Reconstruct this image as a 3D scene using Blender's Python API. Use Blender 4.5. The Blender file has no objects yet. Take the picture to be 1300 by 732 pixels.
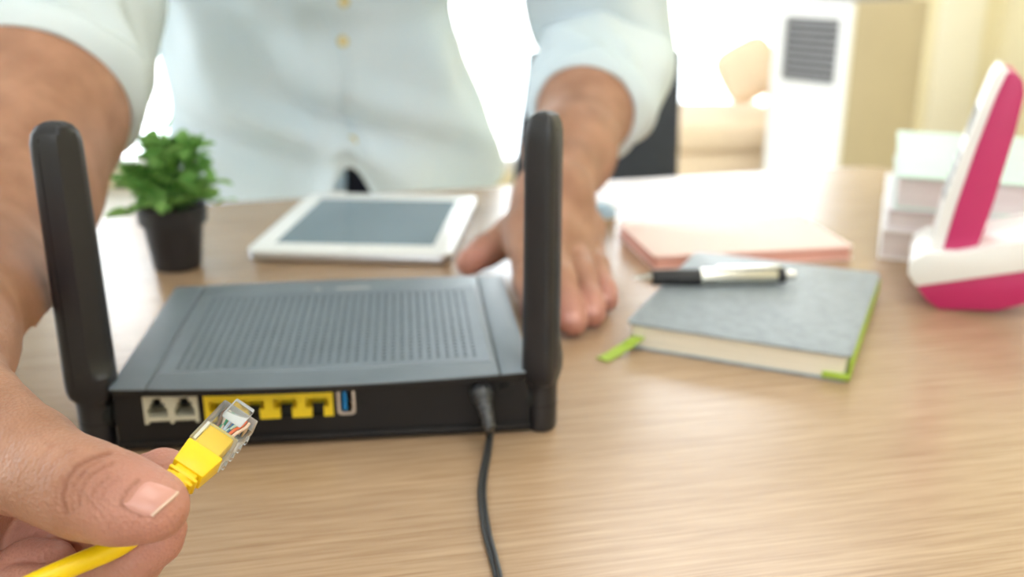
import bpy, bmesh, math, random
import numpy as np
from mathutils import Vector, Matrix

random.seed(7); rng = np.random.default_rng(7)
SC = bpy.context.scene
COL = SC.collection
D = 0.75                      # height of the desk top above the floor (m)

# ------------------------------------------------------------------ camera
FPX = 1264.0; PITCH = math.radians(18.6); CAMZ = D + 0.20
cam = bpy.data.cameras.new('camera'); camo = bpy.data.objects.new('camera', cam); COL.objects.link(camo)
cam.sensor_width = 36.0; cam.lens = 36.0 * FPX / 1300.0
camo.location = (0, 0, CAMZ); camo.rotation_euler = (math.pi / 2 - PITCH, 0, 0)
cam.clip_start = 0.01; cam.clip_end = 60
cam.dof.use_dof = True; cam.dof.focus_distance = 0.285; cam.dof.aperture_fstop = 8.5
SC.camera = camo

# ------------------------------------------------------------------ light and exposure
W = bpy.data.worlds.new('daylight'); SC.world = W; W.use_nodes = True
W.node_tree.nodes['Background'].inputs[0].default_value = (0.90, 0.955, 1.0, 1)
W.node_tree.nodes['Background'].inputs[1].default_value = 6.0
SC.view_settings.view_transform = 'Standard'; SC.view_settings.look = 'None'
SC.view_settings.gamma = 1.0; SC.view_settings.use_curve_mapping = False
SC.view_settings.exposure = 0.08
try:
    SC.cycles.use_denoising = True
    SC.cycles.max_bounces = 10; SC.cycles.transparent_max_bounces = 12
    SC.cycles.caustics_reflective = False; SC.cycles.caustics_refractive = False
    SC.cycles.sample_clamp_indirect = 6
except Exception:
    pass

def added_fill_light(loc, sx, sy, watt, name):
    l = bpy.data.lights.new(name, 'AREA'); l.shape = 'RECTANGLE'; l.size = sx; l.size_y = sy
    l.energy = watt; l.color = (1.0, 0.99, 0.98)
    o = bpy.data.objects.new(name, l); COL.objects.link(o); o.location = loc
    return o
FILL_LAMPS = [((0.55, -0.55, 2.86), 1.2, 1.2, 6.0), ((0.9, 2.7, 2.86), 1.2, 0.6, 14.0)]  # unseen overhead lights, added as fill for the desk and the far right corner
for i, (loc, sx, sy, w_) in enumerate(FILL_LAMPS):
    added_fill_light(loc, sx, sy, w_, 'added_fill_light')

# ------------------------------------------------------------------ geometry helpers
FV = np.array([0, math.cos(PITCH), -math.sin(PITCH)]); UV = np.array([0, math.sin(PITCH), math.cos(PITCH)]); RV = np.array([1.0, 0, 0])
CP = np.array([0, 0, CAMZ])
def ray(u, v): return FV + RV * ((u - 650) / FPX) - UV * ((v - 366) / FPX)
def PZ(u, v, z=0.0):                       # photo pixel -> point at height z above the desk top
    r = ray(u, v); t = (D + z - CAMZ) / r[2]; return CP + r * t
def C(u, v, d): return CP + ray(u, v) * d  # photo pixel -> point at depth d
def proj(P):
    q = P - CP; d = q @ FV
    return 650 + FPX * (q @ RV) / d, 366 - FPX * (q @ UV) / d, d
def S(r, g, b):                            # sRGB 0-255 -> linear
    f = lambda c: c / 12.92 if c <= 0.04045 else ((c + 0.055) / 1.055) ** 2.4
    return (f(r / 255), f(g / 255), f(b / 255), 1)

def thing(name, label, cat, loc=(0, 0, 0), rotz=0.0, group=None):
    o = bpy.data.objects.new(name, None); COL.objects.link(o)
    o.empty_display_size = 0.02
    o.location = loc; o.rotation_euler = (0, 0, rotz)
    tag(o, label, cat, group); return o
def tag(o, label, cat, group=None):
    o['label'] = label; o['category'] = cat
    if group: o['group'] = group
    return o
def local_to(parent, V):
    o = parent
    while o.parent: o = o.parent
    c, s = math.cos(-o.rotation_euler[2]), math.sin(-o.rotation_euler[2])
    V = np.asarray(V, float) - np.array(o.location)
    return np.stack([V[:, 0] * c - V[:, 1] * s, V[:, 0] * s + V[:, 1] * c, V[:, 2]], 1)
def mesh_of(name, V, F, m, smooth=False):
    me = bpy.data.meshes.new(name)
    if isinstance(F, np.ndarray): F = F.tolist()
    me.from_pydata([tuple(map(float, v)) for v in V], [], F); me.update()
    if m: me.materials.append(m)
    if smooth: me.polygons.foreach_set('use_smooth', [True] * len(me.polygons))
    return me
def obj(name, V, F, m, parent=None, smooth=False, bevel=0, seg=2, ws=False, sharp=40):
    if ws and parent is not None: V = local_to(parent, V)
    me = mesh_of(name, V, F, m, smooth)
    if bevel:
        bm = bmesh.new(); bm.from_mesh(me)
        bmesh.ops.remove_doubles(bm, verts=bm.verts, dist=1e-6)
        bmesh.ops.recalc_face_normals(bm, faces=bm.faces)
        ed = [e for e in bm.edges if len(e.link_faces) == 2 and e.calc_face_angle(0) > math.radians(25)]
        bmesh.ops.bevel(bm, geom=ed, offset=bevel, segments=seg, affect='EDGES', profile=0.5, clamp_overlap=True)
        bm.to_mesh(me); bm.free(); smooth = True
        me.polygons.foreach_set('use_smooth', [True] * len(me.polygons))
    o = bpy.data.objects.new(name, me); COL.objects.link(o)
    if parent is not None: o.parent = parent
    if smooth:
        try: me.set_sharp_from_angle(angle=math.radians(sharp))
        except Exception: pass
    return o
def struct(name, V, F, m, parent=None, **k):
    o = obj(name, V, F, m, parent, **k)
    if parent is None: o['kind'] = 'structure'
    return o
BOXF = [(0, 3, 2, 1), (4, 5, 6, 7), (0, 1, 5, 4), (1, 2, 6, 5), (2, 3, 7, 6), (3, 0, 4, 7)]
def box(x0, x1, y0, y1, z0, z1):
    return [(x0, y0, z0), (x1, y0, z0), (x1, y1, z0), (x0, y1, z0), (x0, y0, z1), (x1, y0, z1), (x1, y1, z1), (x0, y1, z1)], list(BOXF)
def join(*parts):
    V, F = [], []
    for v, f in parts:
        n = len(V); V += [tuple(p) for p in v]; F += [tuple(i + n for i in q) for q in f]
    return V, F
def prism(poly, z0, z1):                   # polygon in x,y extruded along z
    n = len(poly)
    V = [(x, y, z0) for x, y in poly] + [(x, y, z1) for x, y in poly]
    F = [tuple(range(n - 1, -1, -1)), tuple(range(n, 2 * n))]
    F += [(i, (i + 1) % n, n + (i + 1) % n, n + i) for i in range(n)]
    return V, F
def prism_y(poly, y0, y1):                 # polygon in x,z extruded along y
    V, F = prism(poly, y0, y1)
    return [(x, z, y) for x, y, z in V], [tuple(reversed(f)) for f in F]
def round_poly(pts, r, n=6):
    out = []
    m = len(pts)
    for i in range(m):
        p = np.array(pts[i], float); a = np.array(pts[i - 1], float); b = np.array(pts[(i + 1) % m], float)
        da = (a - p); la = np.linalg.norm(da); da /= la; db = (b - p); lb = np.linalg.norm(db); db /= lb
        rr = r[i] if isinstance(r, (list, tuple)) else r
        t = min(rr, la * .49, lb * .49)
        p0, p2 = p + da * t, p + db * t
        for k in range(n + 1):
            s = k / n; out.append(tuple((1 - s) ** 2 * p0 + 2 * s * (1 - s) * p + s * s * p2))
    return out
def lathe(prof, n=32, c=(0, 0, 0)):
    V, F = [], []
    for r, z in prof:
        for k in range(n):
            a = 2 * math.pi * k / n; V.append((c[0] + r * math.cos(a), c[1] + r * math.sin(a), c[2] + z))
    for i in range(len(prof) - 1):
        for k in range(n):
            F.append((i * n + k, i * n + (k + 1) % n, (i + 1) * n + (k + 1) % n, (i + 1) * n + k))
    F.append(tuple(reversed(range(n)))); F.append(tuple(range((len(prof) - 1) * n, len(prof) * n)))
    return V, F
def loft(rings, cap0=True, cap1=True):
    n = len(rings[0]); V = [tuple(p) for r in rings for p in r]; F = []
    for i in range(len(rings) - 1):
        for k in range(n):
            F.append((i * n + k, i * n + (k + 1) % n, (i + 1) * n + (k + 1) % n, (i + 1) * n + k))
    if cap0: F.append(tuple(reversed(range(n))))
    if cap1: F.append(tuple(range((len(rings) - 1) * n, len(rings) * n)))
    return V, F
def spline(P, per=8):
    P = np.asarray(P, float); Q = np.vstack([2 * P[0] - P[1], P, 2 * P[-1] - P[-2]]); out = []
    for i in range(1, len(Q) - 2):
        for k in range(per):
            t = k / per
            out.append(.5 * ((2 * Q[i]) + (-Q[i - 1] + Q[i + 1]) * t + (2 * Q[i - 1] - 5 * Q[i] + 4 * Q[i + 1] - Q[i + 2]) * t * t + (-Q[i - 1] + 3 * Q[i] - 3 * Q[i + 1] + Q[i + 2]) * t ** 3))
    out.append(P[-1]); return np.array(out)
def frames(P, up=(0, 0, 1)):
    P = np.asarray(P, float); T = np.gradient(P, axis=0); T /= np.linalg.norm(T, axis=1)[:, None]
    N = []; u = np.array(up, float); n = u - T[0] * (u @ T[0]); n /= np.linalg.norm(n)
    for t in T:
        n = n - t * (n @ t); n /= np.linalg.norm(n); N.append(n.copy())
    N = np.array(N); B = np.cross(T, N); return T, N, B
def tube(P, r, n=12, up=(0, 0, 1), off=(0, 0), twist=0.0):
    T, N, B = frames(P, up); R = np.broadcast_to(np.asarray(r, float), (len(P),)); rings = []
    for i in range(len(P)):
        a0 = twist * i
        o = P[i] + (N[i] * math.cos(a0) + B[i] * math.sin(a0)) * off[0] + (-N[i] * math.sin(a0) + B[i] * math.cos(a0)) * off[1]
        rings.append([o + R[i] * (math.cos(2 * math.pi * k / n) * N[i] + math.sin(2 * math.pi * k / n) * B[i]) for k in range(n)])
    return loft(rings)
def plate(xs, zs, solid, y0, y1, front_only=False):
    """grid of cells in x,z, extruded from y0 (front) to y1; cells where solid(x,z) is false stay open"""
    nx, nz = len(xs) - 1, len(zs) - 1
    ok = [[solid((xs[i] + xs[i + 1]) / 2, (zs[k] + zs[k + 1]) / 2) for k in range(nz)] for i in range(nx)]
    V, F, ID = [], [], {}
    def v(i, y, k):
        key = (i, y, k)
        if key not in ID: ID[key] = len(V); V.append((xs[i], (y0, y1)[y], zs[k]))
        return ID[key]
    g = lambda i, k: 0 <= i < nx and 0 <= k < nz and ok[i][k]
    for i in range(nx):
        for k in range(nz):
            if not ok[i][k]: continue
            F.append((v(i, 0, k), v(i + 1, 0, k), v(i + 1, 0, k + 1), v(i, 0, k + 1)))
            F.append((v(i, 1, k), v(i, 1, k + 1), v(i + 1, 1, k + 1), v(i + 1, 1, k)))
            if not g(i - 1, k): F.append((v(i, 0, k), v(i, 0, k + 1), v(i, 1, k + 1), v(i, 1, k)))
            if not g(i + 1, k): F.append((v(i + 1, 0, k + 1), v(i + 1, 0, k), v(i + 1, 1, k), v(i + 1, 1, k + 1)))
            if not g(i, k - 1): F.append((v(i + 1, 0, k), v(i, 0, k), v(i, 1, k), v(i + 1, 1, k)))
            if not g(i, k + 1): F.append((v(i, 0, k + 1), v(i + 1, 0, k + 1), v(i + 1, 1, k + 1), v(i, 1, k + 1)))
    return V, F
def xf(vf, M):
    V, F = vf
    return [tuple(M @ Vector(p)) for p in V], F

# ------------------------------------------------------------------ materials
def mat(name, col, rough=0.5, metal=0.0, spec=0.5, var=0.0, vscale=40.0, bump=0.0, bscale=300.0, col2=None, sss=0.0, trans=0.0, stretch=None, coat=0.0):
    m = bpy.data.materials.new(name); m.use_nodes = True
    nt = m.node_tree; N = nt.nodes; L = nt.links; b = N['Principled BSDF']
    b.inputs['Base Color'].default_value = col; b.inputs['Roughness'].default_value = rough
    b.inputs['Metallic'].default_value = metal; b.inputs['Specular IOR Level'].default_value = spec
    if coat: b.inputs['Coat Weight'].default_value = coat
    if sss:
        b.inputs['Subsurface Weight'].default_value = sss
        b.inputs['Subsurface Radius'].default_value = (1.0, 0.35, 0.2); b.inputs['Subsurface Scale'].default_value = 0.004
    if trans: b.inputs['Transmission Weight'].default_value = trans
    tc = N.new('ShaderNodeTexCoord'); src = tc.outputs['Object']
    if stretch:
        mp = N.new('ShaderNodeMapping'); mp.inputs['Scale'].default_value = stretch; L.new(src, mp.inputs[0]); src = mp.outputs[0]
    if var or col2:
        n = N.new('ShaderNodeTexNoise'); n.inputs['Scale'].default_value = vscale; n.inputs['Detail'].default_value = 4
        L.new(src, n.inputs['Vector'])
        r = N.new('ShaderNodeValToRGB'); c2 = col2 or tuple(min(1, c * (1 + var)) for c in col[:3]) + (1,)
        c1 = col if col2 else tuple(c * (1 - var) for c in col[:3]) + (1,)
        r.color_ramp.elements[0].color = c1; r.color_ramp.elements[1].color = c2
        r.color_ramp.elements[0].position = .35; r.color_ramp.elements[1].position = .65
        L.new(n.outputs['Fac'], r.inputs[0]); L.new(r.outputs[0], b.inputs['Base Color'])
    if bump:
        n2 = N.new('ShaderNodeTexNoise'); n2.inputs['Scale'].default_value = bscale; n2.inputs['Detail'].default_value = 3
        L.new(src, n2.inputs['Vector'])
        bp = N.new('ShaderNodeBump'); bp.inputs['Strength'].default_value = bump; bp.inputs['Distance'].default_value = 0.001
        L.new(n2.outputs['Fac'], bp.inputs['Height']); L.new(bp.outputs[0], b.inputs['Normal'])
    return m

def wood_mat():
    m = bpy.data.materials.new('light_oak_laminate'); m.use_nodes = True
    nt = m.node_tree; N = nt.nodes; L = nt.links; b = N['Principled BSDF']
    tc = N.new('ShaderNodeTexCoord')
    rot = N.new('ShaderNodeMapping'); rot.inputs['Rotation'].default_value = (0, 0, math.radians(-12)); L.new(tc.outputs['Object'], rot.inputs[0])
    def noise(sc, detail, scale, dist=0.0):
        mp = N.new('ShaderNodeMapping'); mp.inputs['Scale'].default_value = sc; L.new(rot.outputs[0], mp.inputs[0])
        n = N.new('ShaderNodeTexNoise'); n.inputs['Scale'].default_value = scale; n.inputs['Detail'].default_value = detail
        n.inputs['Distortion'].default_value = dist; L.new(mp.outputs[0], n.inputs['Vector']); return n.outputs['Fac']
    broad = noise((1.2, 22, 1), 3, 1.6, .4)
    streak = noise((6, 300, 1), 4, 1.8, .2)
    fine = noise((20, 1100, 1), 3, 1.7)
    def ramp(f, c0, c1, p0, p1):
        r = N.new('ShaderNodeValToRGB'); r.color_ramp.elements[0].color = c0; r.color_ramp.elements[1].color = c1
        r.color_ramp.elements[0].position = p0; r.color_ramp.elements[1].position = p1; L.new(f, r.inputs[0]); return r.outputs[0]
    c1 = ramp(broad, S(166, 133, 102), S(184, 153, 122), .32, .68)
    c2 = ramp(streak, S(148, 113, 82), S(194, 165, 134), .36, .66)
    c3 = ramp(fine, S(122, 90, 62), S(207, 181, 150), .30, .62)
    def mix(a, bb, f):
        x = N.new('ShaderNodeMix'); x.data_type = 'RGBA'; x.inputs[0].default_value = f
        L.new(a, x.inputs[6]); L.new(bb, x.inputs[7]); return x.outputs[2]
    L.new(mix(mix(c1, c2, .45), c3, .34), b.inputs['Base Color'])
    b.inputs['Roughness'].default_value = .27; b.inputs['Specular IOR Level'].default_value = .7
    bp = N.new('ShaderNodeBump'); bp.inputs['Strength'].default_value = .10; bp.inputs['Distance'].default_value = .0006
    L.new(fine, bp.inputs['Height']); L.new(bp.outputs[0], b.inputs['Normal'])
    return m
def skin_mat():
    m = bpy.data.materials.new('skin'); m.use_nodes = True
    nt = m.node_tree; N = nt.nodes; L = nt.links; b = N['Principled BSDF']
    tc = N.new('ShaderNodeTexCoord')
    n = N.new('ShaderNodeTexNoise'); n.inputs['Scale'].default_value = 55; n.inputs['Detail'].default_value = 5; L.new(tc.outputs['Object'], n.inputs['Vector'])
    r = N.new('ShaderNodeValToRGB'); r.color_ramp.elements[0].color = S(152, 108, 84); r.color_ramp.elements[1].color = S(180, 135, 110)
    r.color_ramp.elements[0].position = .3; r.color_ramp.elements[1].position = .7; L.new(n.outputs['Fac'], r.inputs[0])
    at = N.new('ShaderNodeAttribute'); at.attribute_name = 'pink'
    x = N.new('ShaderNodeMix'); x.data_type = 'RGBA'; L.new(at.outputs['Fac'], x.inputs[0]); L.new(r.outputs[0], x.inputs[6]); x.inputs[7].default_value = S(198, 138, 126)
    at2 = N.new('ShaderNodeAttribute'); at2.attribute_name = 'crease'
    x2 = N.new('ShaderNodeMix'); x2.data_type = 'RGBA'; L.new(at2.outputs['Fac'], x2.inputs[0]); L.new(x.outputs[2], x2.inputs[6]); x2.inputs[7].default_value = S(140, 88, 66)
    L.new(x2.outputs[2], b.inputs['Base Color'])
    b.inputs['Roughness'].default_value = .48; b.inputs['Specular IOR Level'].default_value = .4
    b.inputs['Subsurface Weight'].default_value = .18; b.inputs['Subsurface Radius'].default_value = (1, .4, .22); b.inputs['Subsurface Scale'].default_value = .003
    v = N.new('ShaderNodeTexVoronoi'); v.inputs['Scale'].default_value = 900; L.new(tc.outputs['Object'], v.inputs['Vector'])
    n3 = N.new('ShaderNodeTexNoise'); n3.inputs['Scale'].default_value = 260; n3.inputs['Detail'].default_value = 4; L.new(tc.outputs['Object'], n3.inputs['Vector'])
    ad = N.new('ShaderNodeMath'); ad.operation = 'ADD'; L.new(v.outputs['Distance'], ad.inputs[0]); L.new(n3.outputs['Fac'], ad.inputs[1])
    bp = N.new('ShaderNodeBump'); bp.inputs['Strength'].default_value = .32; bp.inputs['Distance'].default_value = .0008
    L.new(ad.outputs[0], bp.inputs['Height']); L.new(bp.outputs[0], b.inputs['Normal'])
    return m
def clear_mat(name, tint, alpha, milky=False):
    """thin clear plastic or window glass: see-through, with a Fresnel gloss"""
    m = bpy.data.materials.new(name); m.use_nodes = True
    nt = m.node_tree; N = nt.nodes; L = nt.links; N.clear()
    out = N.new('ShaderNodeOutputMaterial'); t = N.new('ShaderNodeBsdfTransparent'); t.inputs[0].default_value = tint
    p = N.new('ShaderNodeBsdfGlossy'); p.inputs['Color'].default_value = (.95, .97, .98, 1); p.inputs['Roughness'].default_value = .08
    if milky: p = N.new('ShaderNodeBsdfPrincipled'); p.inputs['Base Color'].default_value = (.93, .95, .96, 1); p.inputs['Roughness'].default_value = .08
    lw = N.new('ShaderNodeFresnel'); lw.inputs[0].default_value = 1.55
    ma = N.new('ShaderNodeMath'); ma.operation = 'MULTIPLY_ADD'; ma.inputs[1].default_value = 1.0; ma.inputs[2].default_value = alpha; ma.use_clamp = True
    L.new(lw.outputs[0], ma.inputs[0])
    mx = N.new('ShaderNodeMixShader'); L.new(ma.outputs[0], mx.inputs[0]); L.new(t.outputs[0], mx.inputs[1]); L.new(p.outputs[0], mx.inputs[2])
    L.new(mx.outputs[0], out.inputs[0]); return m
def cloth_mat(name, c1, c2, transl=.35):
    m = mat(name, c1, .85, spec=.2, col2=c2, vscale=9, bump=.15, bscale=900)
    nt = m.node_tree; N = nt.nodes; L = nt.links; b = N['Principled BSDF']; out = N['Material Output']
    tr = N.new('ShaderNodeBsdfTranslucent'); tr.inputs[0].default_value = c2
    mx = N.new('ShaderNodeMixShader'); mx.inputs[0].default_value = transl
    L.new(b.outputs[0], mx.inputs[1]); L.new(tr.outputs[0], mx.inputs[2]); L.new(mx.outputs[0], out.inputs[0]); return m
def emit_mat(name, col, s):
    m = bpy.data.materials.new(name); m.use_nodes = True
    b = m.node_tree.nodes['Principled BSDF']; b.inputs['Emission Color'].default_value = col; b.inputs['Emission Strength'].default_value = s
    b.inputs['Base Color'].default_value = col; return m

M = dict(
    wood=wood_mat(), skin=skin_mat(),
    wall=mat('cream_wall', S(242, 232, 198), .8, var=.03, vscale=3, bump=.1, bscale=60),
    white_wall=mat('white_wall', S(244, 241, 232), .8, var=.02, vscale=3, bump=.1, bscale=60),
    pilaster=mat('ivory_pilaster', S(246, 240, 220), .7, var=.02, vscale=4),
    floor=mat('pale_yellow_tile', S(226, 221, 206), .45, var=.04, vscale=2),
    ceiling=mat('white_ceiling', S(246, 245, 242), .9, var=.01, vscale=2),
    frame=mat('white_aluminium', S(240, 240, 238), .4, var=.01),
    glass=clear_mat('window_glass', (.98, .99, .99, 1), 0.0),
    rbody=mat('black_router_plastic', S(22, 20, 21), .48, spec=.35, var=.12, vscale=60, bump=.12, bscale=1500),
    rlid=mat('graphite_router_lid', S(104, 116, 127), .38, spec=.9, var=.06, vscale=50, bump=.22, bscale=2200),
    rpit=mat('vent_hole_black', S(62, 68, 75), .7, var=.1),
    ant=mat('antenna_black', S(28, 28, 33), .40, spec=.55, var=.06, vscale=30, bump=.10, bscale=1800),
    seam=mat('seam_black', S(16, 16, 17), .8, var=.1),
    rj11=mat('ivory_grey_socket', S(206, 204, 186), .5, var=.04, vscale=200),
    rj45=mat('yellow_socket', S(238, 208, 40), .45, var=.05, vscale=150),
    pin=mat('gold_contact', S(214, 178, 96), .3, 1.0, var=.05),
    steel=mat('brushed_steel', S(190, 180, 168), .3, 1.0, var=.08, vscale=120),
    usb=mat('blue_usb_tongue', S(18, 128, 196), .4, var=.05),
    hole=mat('dark_cavity', S(18, 20, 18), .8, var=.1),
    cord=mat('black_cord', S(48, 50, 54), .3, spec=.7, var=.1, vscale=90),
    yellow=mat('yellow_pvc', S(246, 208, 14), .38, var=.03, vscale=80, bump=.06, bscale=900),
    jacket=mat('yellow_inner_jacket', S(248, 214, 60), .5, var=.04, vscale=90),
    clear=clear_mat('clear_plug_plastic', (.985, .99, .99, 1), 0.0, True),
    nail=mat('fingernail', S(206, 152, 140), .3, spec=.45, var=.04, vscale=120),
    nail_edge=mat('fingernail_edge', S(222, 190, 170), .4, var=.03),
    shirt=cloth_mat('mint_shirt_cotton', S(230, 245, 252), S(240, 250, 255), .3),
    button=mat('cream_button', S(226, 208, 150), .4, var=.05),
    jeans=mat('navy_denim', S(28, 32, 52), .85, var=.2, vscale=120, bump=.2),
    shoe=mat('brown_leather', S(70, 48, 34), .45, var=.12), sole=mat('rubber_sole', S(40, 36, 32), .8, var=.1),
    hair=mat('black_hair', S(24, 20, 18), .55, var=.2, vscale=60, bump=.5, bscale=240, stretch=(1, 1, .15)),
    eye=mat('eye_white', S(238, 234, 228), .15, var=.02), iris=mat('dark_iris', S(40, 24, 16), .1, var=.1),
    lips=mat('lips', S(190, 120, 108), .45, var=.05),
    pot=mat('black_pot_plastic', S(40, 40, 46), .5, var=.1, vscale=60),
    soil=mat('dark_soil', S(58, 44, 34), .95, var=.3, vscale=300, bump=.8, bscale=400),
    leaf=cloth_mat('leaf_green', S(118, 172, 88), S(162, 206, 124), .35),
    leafb=cloth_mat('leaf_deep_green', S(98, 154, 76), S(138, 190, 106), .35),
    stem=mat('stem_green', S(90, 130, 66), .6, var=.1),
    tabw=mat('white_tablet_bezel', S(240, 242, 240), .22, var=.01), tabs=mat('tablet_screen_glass', S(108, 128, 140), .05, spec=.9, var=.03, vscale=8),
    alu=mat('silver_aluminium', S(205, 206, 208), .32, 1.0, var=.03),
    nbcover=mat('slate_grey_cover', S(146, 155, 160), .45, var=.10, vscale=160, bump=.4, bscale=900),
    page=mat('cream_pages', S(236, 226, 206), .8, var=.06, vscale=900, stretch=(.02, .02, 1)),
    lime=mat('lime_green_elastic', S(162, 188, 66), .55, var=.05),
    pink=mat('pale_pink_cover', S(244, 216, 206), .6, var=.02), pinkedge=mat('salmon_page_edge', S(226, 168, 152), .7, var=.06, vscale=900, stretch=(.02, .02, 1)),
    penm=mat('silver_pen_metal', S(214, 212, 204), .22, 1.0, var=.04), peng=mat('black_pen_grip', S(30, 30, 32), .5, var=.1),
    bkpage=mat('book_pages_lilac_white', S(228, 222, 222), .8, var=.05, vscale=900, stretch=(.02, .02, 1)),
    mint=mat('pale_mint_cover', S(196, 222, 210), .5, var=.02), white=mat('white_cover', S(240, 238, 236), .5, var=.02), lilac=mat('pale_lilac_cover', S(222, 216, 222), .5, var=.02),
    magenta=mat('magenta_plastic', S(196, 42, 104), .32, spec=.6, var=.04, vscale=20), phw=mat('white_phone_plastic', S(244, 243, 240), .28, var=.01),
    key=mat('grey_keys', S(190, 190, 192), .5, var=.03), lcd=mat('phone_display', S(70, 84, 86), .12, var=.03),
    memo=mat('pale_blue_paper', S(176, 206, 226), .7, var=.05, vscale=200), memoshade=mat('tan_foot_shade', S(196, 172, 140), .8, var=.05),
    chair=mat('charcoal_chair_mesh', S(58, 62, 70), .75, var=.15, vscale=220, bump=.4, bscale=700), chairf=mat('black_chair_frame', S(40, 42, 46), .45, var=.1),
    cooler=mat('white_cooler_plastic', S(246, 246, 246), .35, var=.01), coolerb=mat('beige_cooler_side', S(192, 178, 150), .5, var=.03, vscale=6), grille=mat('grey_grille', S(140, 140, 144), .5, var=.05),
    sofa=mat('tan_upholstery', S(244, 222, 194), .85, var=.05, vscale=60, bump=.2), cushion=mat('beige_cushion', S(242, 218, 190), .85, var=.05, vscale=60, bump=.2),
    curtain=cloth_mat('tan_curtain', S(214, 186, 140), S(226, 200, 158), .3),
    lamp=emit_mat('fill_panel_glow', (1, .97, .92, 1), 3.0), deskleg=mat('grey_steel_leg', S(150, 150, 150), .4, .6, var=.04),
)
for nm, c in dict(orange=(240, 110, 50), worange=(246, 214, 190), green=(40, 150, 110), wgreen=(196, 226, 206), blue=(30, 96, 150), wblue=(190, 210, 232), brown=(110, 80, 60), wbrown=(220, 206, 190)).items():
    M['w_' + nm] = mat('wire_' + nm, S(*c), .45, var=.03)

# ------------------------------------------------------------------ room
X0, X1, Y0, Y1, ZC = -2.3, 2.0, -2.4, 4.2, 2.9
struct('floor', *box(X0 - .15, X1 + .15, Y0 - .15, Y1 + .15, -.1, 0), M['floor'])
struct('ceiling', *box(X0 - .15, X1 + .15, Y0 - .15, Y1 + .15, ZC, ZC + .1), M['ceiling'])
struct('wall_right', *box(X1, X1 + .15, Y0, Y1 + .15, 0, ZC), M['wall'])
WX0, WX1 = -2.22, 1.42                    # sliding window in the back wall
def wall_y(name, y0, y1, xa, xb, hx0, hx1, hz0, hz1, m):
    V, F = plate([xa, hx0, hx1, xb], [0, hz0, hz1, ZC], lambda x, z: not (hx0 < x < hx1 and hz0 < z < hz1), y0, y1)
    return struct(name, V, F, m)
wall_y('wall_front', Y0 - .15, Y0, X0, X1, -1.1, 1.3, 1.35, 2.5, M['white_wall'])  # opening holds the added fill window
wall_y('wall_back', Y1, Y1 + .15, X0, X1, WX0, WX1, .06, 2.82, M['wall'])
V, F = plate([Y0, .2, 3.4, Y1 + .15], [0, .5, 2.82, ZC], lambda y, z: not (.2 < y < 3.4 and .5 < z < 2.82), X0, X0 - .15)
struct('wall_left', [(y, x, z) for x, y, z in V], [tuple(reversed(f)) for f in F], M['white_wall'])
def window_y(n, xa, xb, z0, z1, y, k):
    V, F = plate([xa, xa + .05, xb - .05, xb], [z0, z0 + .05, z1 - .05, z1], lambda x, z: not (xa + .05 < x < xb - .05 and z0 + .05 < z < z1 - .05), y - .02, y + .05)
    w = struct('window_%d' % n, V, F, M['frame'])
    for i in range(k + 1):
        if 0 < i < k:
            x = xa + (xb - xa) * i / k; obj('mullion', *box(x - .02, x + .02, y - .015, y + .045, z0 + .05, z1 - .05), M['frame'], w)
        if i < k:
            a = xa + (xb - xa) * i / k; b_ = xa + (xb - xa) * (i + 1) / k
            obj('pane', *box(a + .02, b_ - .02, y + .01, y + .014, z0 + .05, z1 - .05), M['glass'], w)
    return w
window_y(3, -1.1, 1.3, 1.35, 2.5, Y0 - .08, 2)  # unseen window behind the camera, added to brighten the shirt front
window_y(1, WX0, WX1, .06, 2.82, Y1 + .05, 4)
V, F = plate([.2, .25, 3.35, 3.4], [.5, .55, 2.77, 2.82], lambda y, z: not (.25 < y < 3.35 and .55 < z < 2.77), X0 - .03, X0 - .1)
w2 = struct('window_2', [(y, x, z) for x, y, z in V], [tuple(reversed(f)) for f in F], M['frame'])
for a, b_ in ((.25, 1.78), (1.82, 3.35)): obj('pane', *box(X0 - .07, X0 - .066, a, b_, .55, 2.77), M['glass'], w2)
obj('mullion', *box(X0 - .09, X0 - .04, 1.78, 1.82, .55, 2.77), M['frame'], w2)
struct('trim_1', *box(1.73, 1.91, Y1 - .05, Y1, 0, ZC), M['pilaster'], bevel=.006)
struct('baseboard_back', *box(WX1, X1, Y1 - .012, Y1, 0, .07), M['pilaster'])
for i, (loc, sx, sy, w_) in enumerate(FILL_LAMPS):  # glowing panel bodies for the added fill lights
    t = thing('added_fill_panel', ['added square fill light panel above the front of the room', 'added long fill light panel near the window'][i], 'lamp', (loc[0], loc[1], ZC - .035))
    obj('frame', *plate([-sx / 2 - .02, -sx / 2, sx / 2, sx / 2 + .02], [-sy / 2 - .02, -sy / 2, sy / 2, sy / 2 + .02], lambda x, z, sx=sx, sy=sy: not (abs(x) < sx / 2 and abs(z) < sy / 2), 0, .035), M['frame'], t)
    t.children[0].data.transform(Matrix(((1, 0, 0, 0), (0, 0, 1, 0), (0, 1, 0, 0), (0, 0, 0, 1))))
    obj('diffuser', *box(-sx / 2, sx / 2, -sy / 2, sy / 2, .012, .03), M['lamp'], t)
# a tied tan curtain at the left jamb of the window
xs = np.linspace(0, 1, 49); cx = -1.62
rings = []
for z in np.linspace(.75, 2.75, 14):
    rings.append([(cx + (t_ - .5) * .16, Y1 - .09 + .025 * math.sin(t_ * 2 * math.pi * 4) - .004, z) for t_ in xs] + [(cx + (t_ - .5) * .16, Y1 - .09 + .025 * math.sin(t_ * 2 * math.pi * 4) + .004, z) for t_ in xs[::-1]])
tag(obj('curtain', *loft(rings), M['curtain'], smooth=True), 'tan curtain gathered at the end of the big window', 'curtain')

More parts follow.
